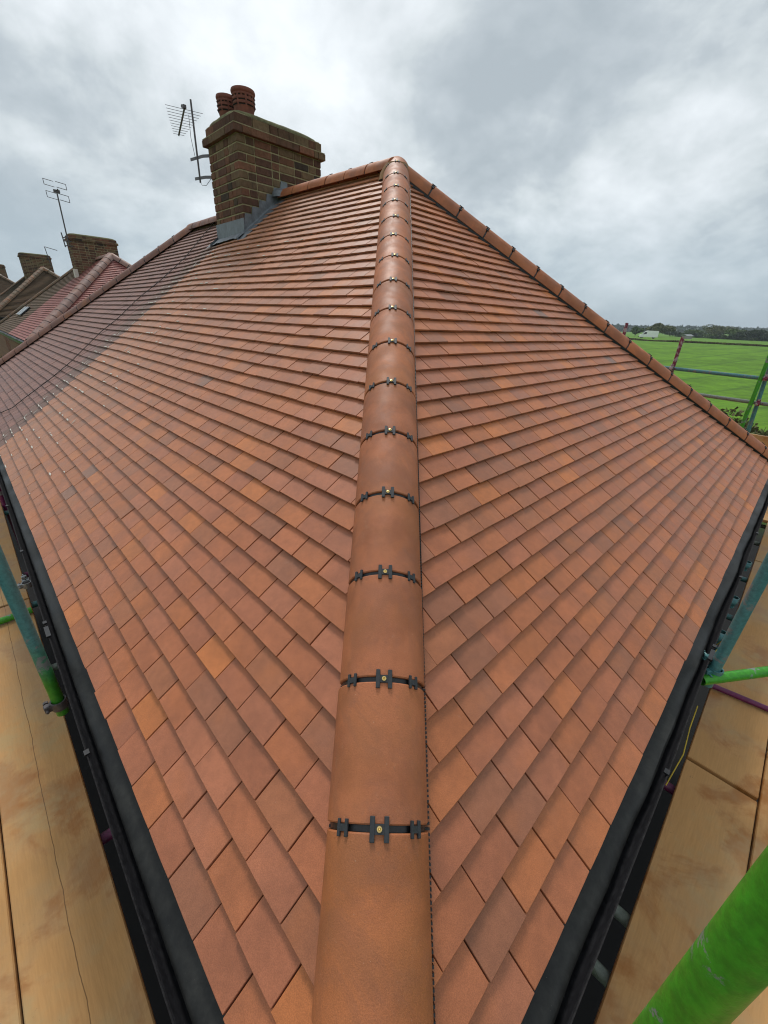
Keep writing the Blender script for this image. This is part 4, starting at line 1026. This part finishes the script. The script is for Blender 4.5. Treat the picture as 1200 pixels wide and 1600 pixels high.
for i, (x, y, d, h, r, mt, lb) in enumerate(((1040, 575, 17, 4.2, 1.4, M_DRY, 'reddish brown shrub top showing behind the right hip'), (1062, 592, 15, 4.2, 1.1, M_LEAF, 'green shrub below the magenta post behind the right hip'),
        (1160, 668, 17, 1.6, 1.5, M_DRY, 'brown scrub at the foot of the green scaffold pole'), (1130, 648, 19, 2.0, 1.6, M_DRY, 'brown scrub behind the lower scaffold rail'), (1190, 672, 16, 1.2, 1.3, M_LEAFB, 'low yellow green scrub by the right picture edge'))):
    q = at(x, y, d); zz = gz(q.x, q.y); tree((q.x, q.y, zz), q.z - zz + .25, r, mt, lb, 'shrubs at the field edge', 20 + i, n=2200, ls=.10, cat='shrub', name='shrub')
for i, (x, y, d, lb) in enumerate(((3, 536, 13.5, 'leafy green bush in the gap between the roofs at the left edge'),)):
    q = at(x, y, d); tree((q.x, q.y, -4.6), q.z + 4.6, 1.6, M_LEAF, lb, None, 40 + i, n=5000, ls=.09)

# ------------------------------------------------------------------ white van
def van(pos, yaw):
    t = thing('van', 'white high roofed panel van on the road beyond the field', 'van', pos); bpy.context.view_layer.update()
    R = Matrix.Translation(pos) @ Matrix.Rotation(yaw, 4, 'Z')
    def T(V): return [R @ Vector(v) for v in V]
    pf = [(-2.9, .45), (-2.92, .9), (-2.75, 1.18), (-2.05, 1.42), (-1.25, 2.2), (-.9, 2.48), (-.4, 2.6), (2.7, 2.6), (2.88, 2.45), (2.92, .5)]
    m = MB(); k = len(pf); V = []
    for yy, ins in ((-.98, 0), (-1.0, .0), (1.0, .0), (.98, 0)):
        V += [(x, yy * (1 - .06 * max(0, z - 1.2)), z) for x, z in pf]
    m.add(T(V), [list(range(k)), list(range(3 * k, 4 * k))[::-1]] + [[r * k + i, r * k + (i + 1) % k, (r + 1) * k + (i + 1) % k, (r + 1) * k + i] for r in range(3) for i in range(k)]); m.build('body', M_WHITE, t)
    for s in (-1, 1):
        m = MB(); y0 = s * 1.0
        V = [(-1.75, y0 * .985 + s * .012, 1.42), (-.75, y0 * .985 + s * .012, 1.42), (-.75, y0 * .93 + s * .012, 2.12), (-1.22, y0 * .93 + s * .012, 2.12)]
        V += [(a, b - s * .03, c) for a, b, c in V]; m.add(T(V), [[0, 1, 2, 3], [7, 6, 5, 4], [0, 4, 5, 1], [1, 5, 6, 2], [2, 6, 7, 3], [3, 7, 4, 0]]); m.build('side_window', M_GLASS, t)
        for wx in (-1.95, 1.75):
            m = MB(); c = R @ Vector((wx, s * .86, .36)); ax = (R.to_3x3() @ Vector((0, 1, 0))); m.lathe(c - ax * .11, [(.001, 0), (.34, 0), (.36, .03), (.36, .19), (.34, .22), (.001, .22)], 20, ax=ax); w = m.build('wheel', M_RUB, t)
            m = MB(); m.lathe(c + ax * s * .10, [(.001, .015 * s), (.2, .015 * s), (.22, 0)], 14, ax=ax); m.build('rim', M_SKYL, w)
    m = MB(); V = [(-2.03, -.85, 1.45), (-2.03, .85, 1.45), (-1.29, .80, 2.2), (-1.29, -.80, 2.2)]; V = [(a - .02, b, c + .02) for a, b, c in V] + [(a + .03, b, c - .03) for a, b, c in V]
    m.add(T(V), [[0, 1, 2, 3], [7, 6, 5, 4], [0, 4, 5, 1], [1, 5, 6, 2], [2, 6, 7, 3], [3, 7, 4, 0]]); m.build('windscreen', M_GLASS, t)
    for s in (-1, 1):
        m = MB(); c = R @ Vector((-2.84, s * .72, 1.0)); X = R.to_3x3(); m.box(c, X @ Vector((.07, 0, 0)), X @ Vector((0, .2, 0)), X @ Vector((0, 0, .13)), bev=.02); m.build('headlight', M_SKYL, t)
        m = MB(); c = R @ Vector((2.93, s * .9, 1.1)); m.box(c, X @ Vector((.02, 0, 0)), X @ Vector((0, .07, 0)), X @ Vector((0, 0, .3))); m.build('tail_light', M_BURG, t)
        m = MB(); c = R @ Vector((-1.55, s * 1.1, 1.45)); m.box(c, X @ Vector((.06, 0, 0)), X @ Vector((0, .1, 0)), X @ Vector((0, 0, .2)), bev=.02); m.build('mirror', M_RUB, t)
    m = MB(); c = R @ Vector((-2.9, 0, .5)); m.box(c, X @ Vector((.1, 0, 0)), X @ Vector((0, .96, 0)), X @ Vector((0, 0, .16)), bev=.04); m.build('bumper', M_RUB, t)
q = at(1011, 531, 146); van((q.x, q.y, gz(q.x, q.y) + .03), -math.atan2(q.x, q.y) + .10)
# distant pale roofed barn
q = at(1074, 525, 176); zg = gz(q.x, q.y); tb_ = thing('barn', 'low pale roofed barn between the trees on the skyline', 'barn', (q.x, q.y, zg)); bpy.context.view_layer.update()
m = MB(); c = Vector((q.x, q.y, zg)); m.box(c + Z * .6, CR * 1.2, UL * 1, Z * .6); m.build('wall', M_SPRAY, tb_)
m = MB(); V = [c + CR * x + UL * y + Z * z for x in (-1.5, 1.5) for y, z in ((-1.3, 1.15), (0, 1.8), (1.3, 1.15), (0, 1.6))]; m.add(V, [[0, 1, 5, 4], [1, 2, 6, 5], [2, 3, 7, 6], [3, 0, 4, 7], [0, 3, 2, 1], [4, 5, 6, 7]]); m.build('roof', M_SKYL, tb_)

# children were built in world coordinates under things that stand away from the origin
bpy.context.view_layer.update()
def fix(o):
    for ch in o.children:
        ch.matrix_parent_inverse = o.matrix_world.inverted() 
for o in list(bpy.data.objects):
    if o.parent is None and o.type == 'EMPTY' and o.children:
        inv = o.matrix_world.inverted()
        for ch in o.children: ch.matrix_parent_inverse = inv

# ------------------------------------------------------------------ air between here and the skyline
hm = bpy.data.materials.new('haze_air'); hm.use_nodes = True; ht = hm.node_tree; ht.nodes.clear()
ho = ht.nodes.new('ShaderNodeOutputMaterial'); hv = ht.nodes.new('ShaderNodeVolumePrincipled'); ht.links.new(hv.outputs[0], ho.inputs['Volume'])
hv.inputs['Color'].default_value = (.80, .90, 1, 1); hv.inputs['Density'].default_value = .00032; hv.inputs['Anisotropy'].default_value = .3
m = MB(); m.box((0, 0, 12), (1500, 0, 0), (0, 1500, 0), (0, 0, 19)); o = m.build('haze', hm); o['kind'] = 'stuff'
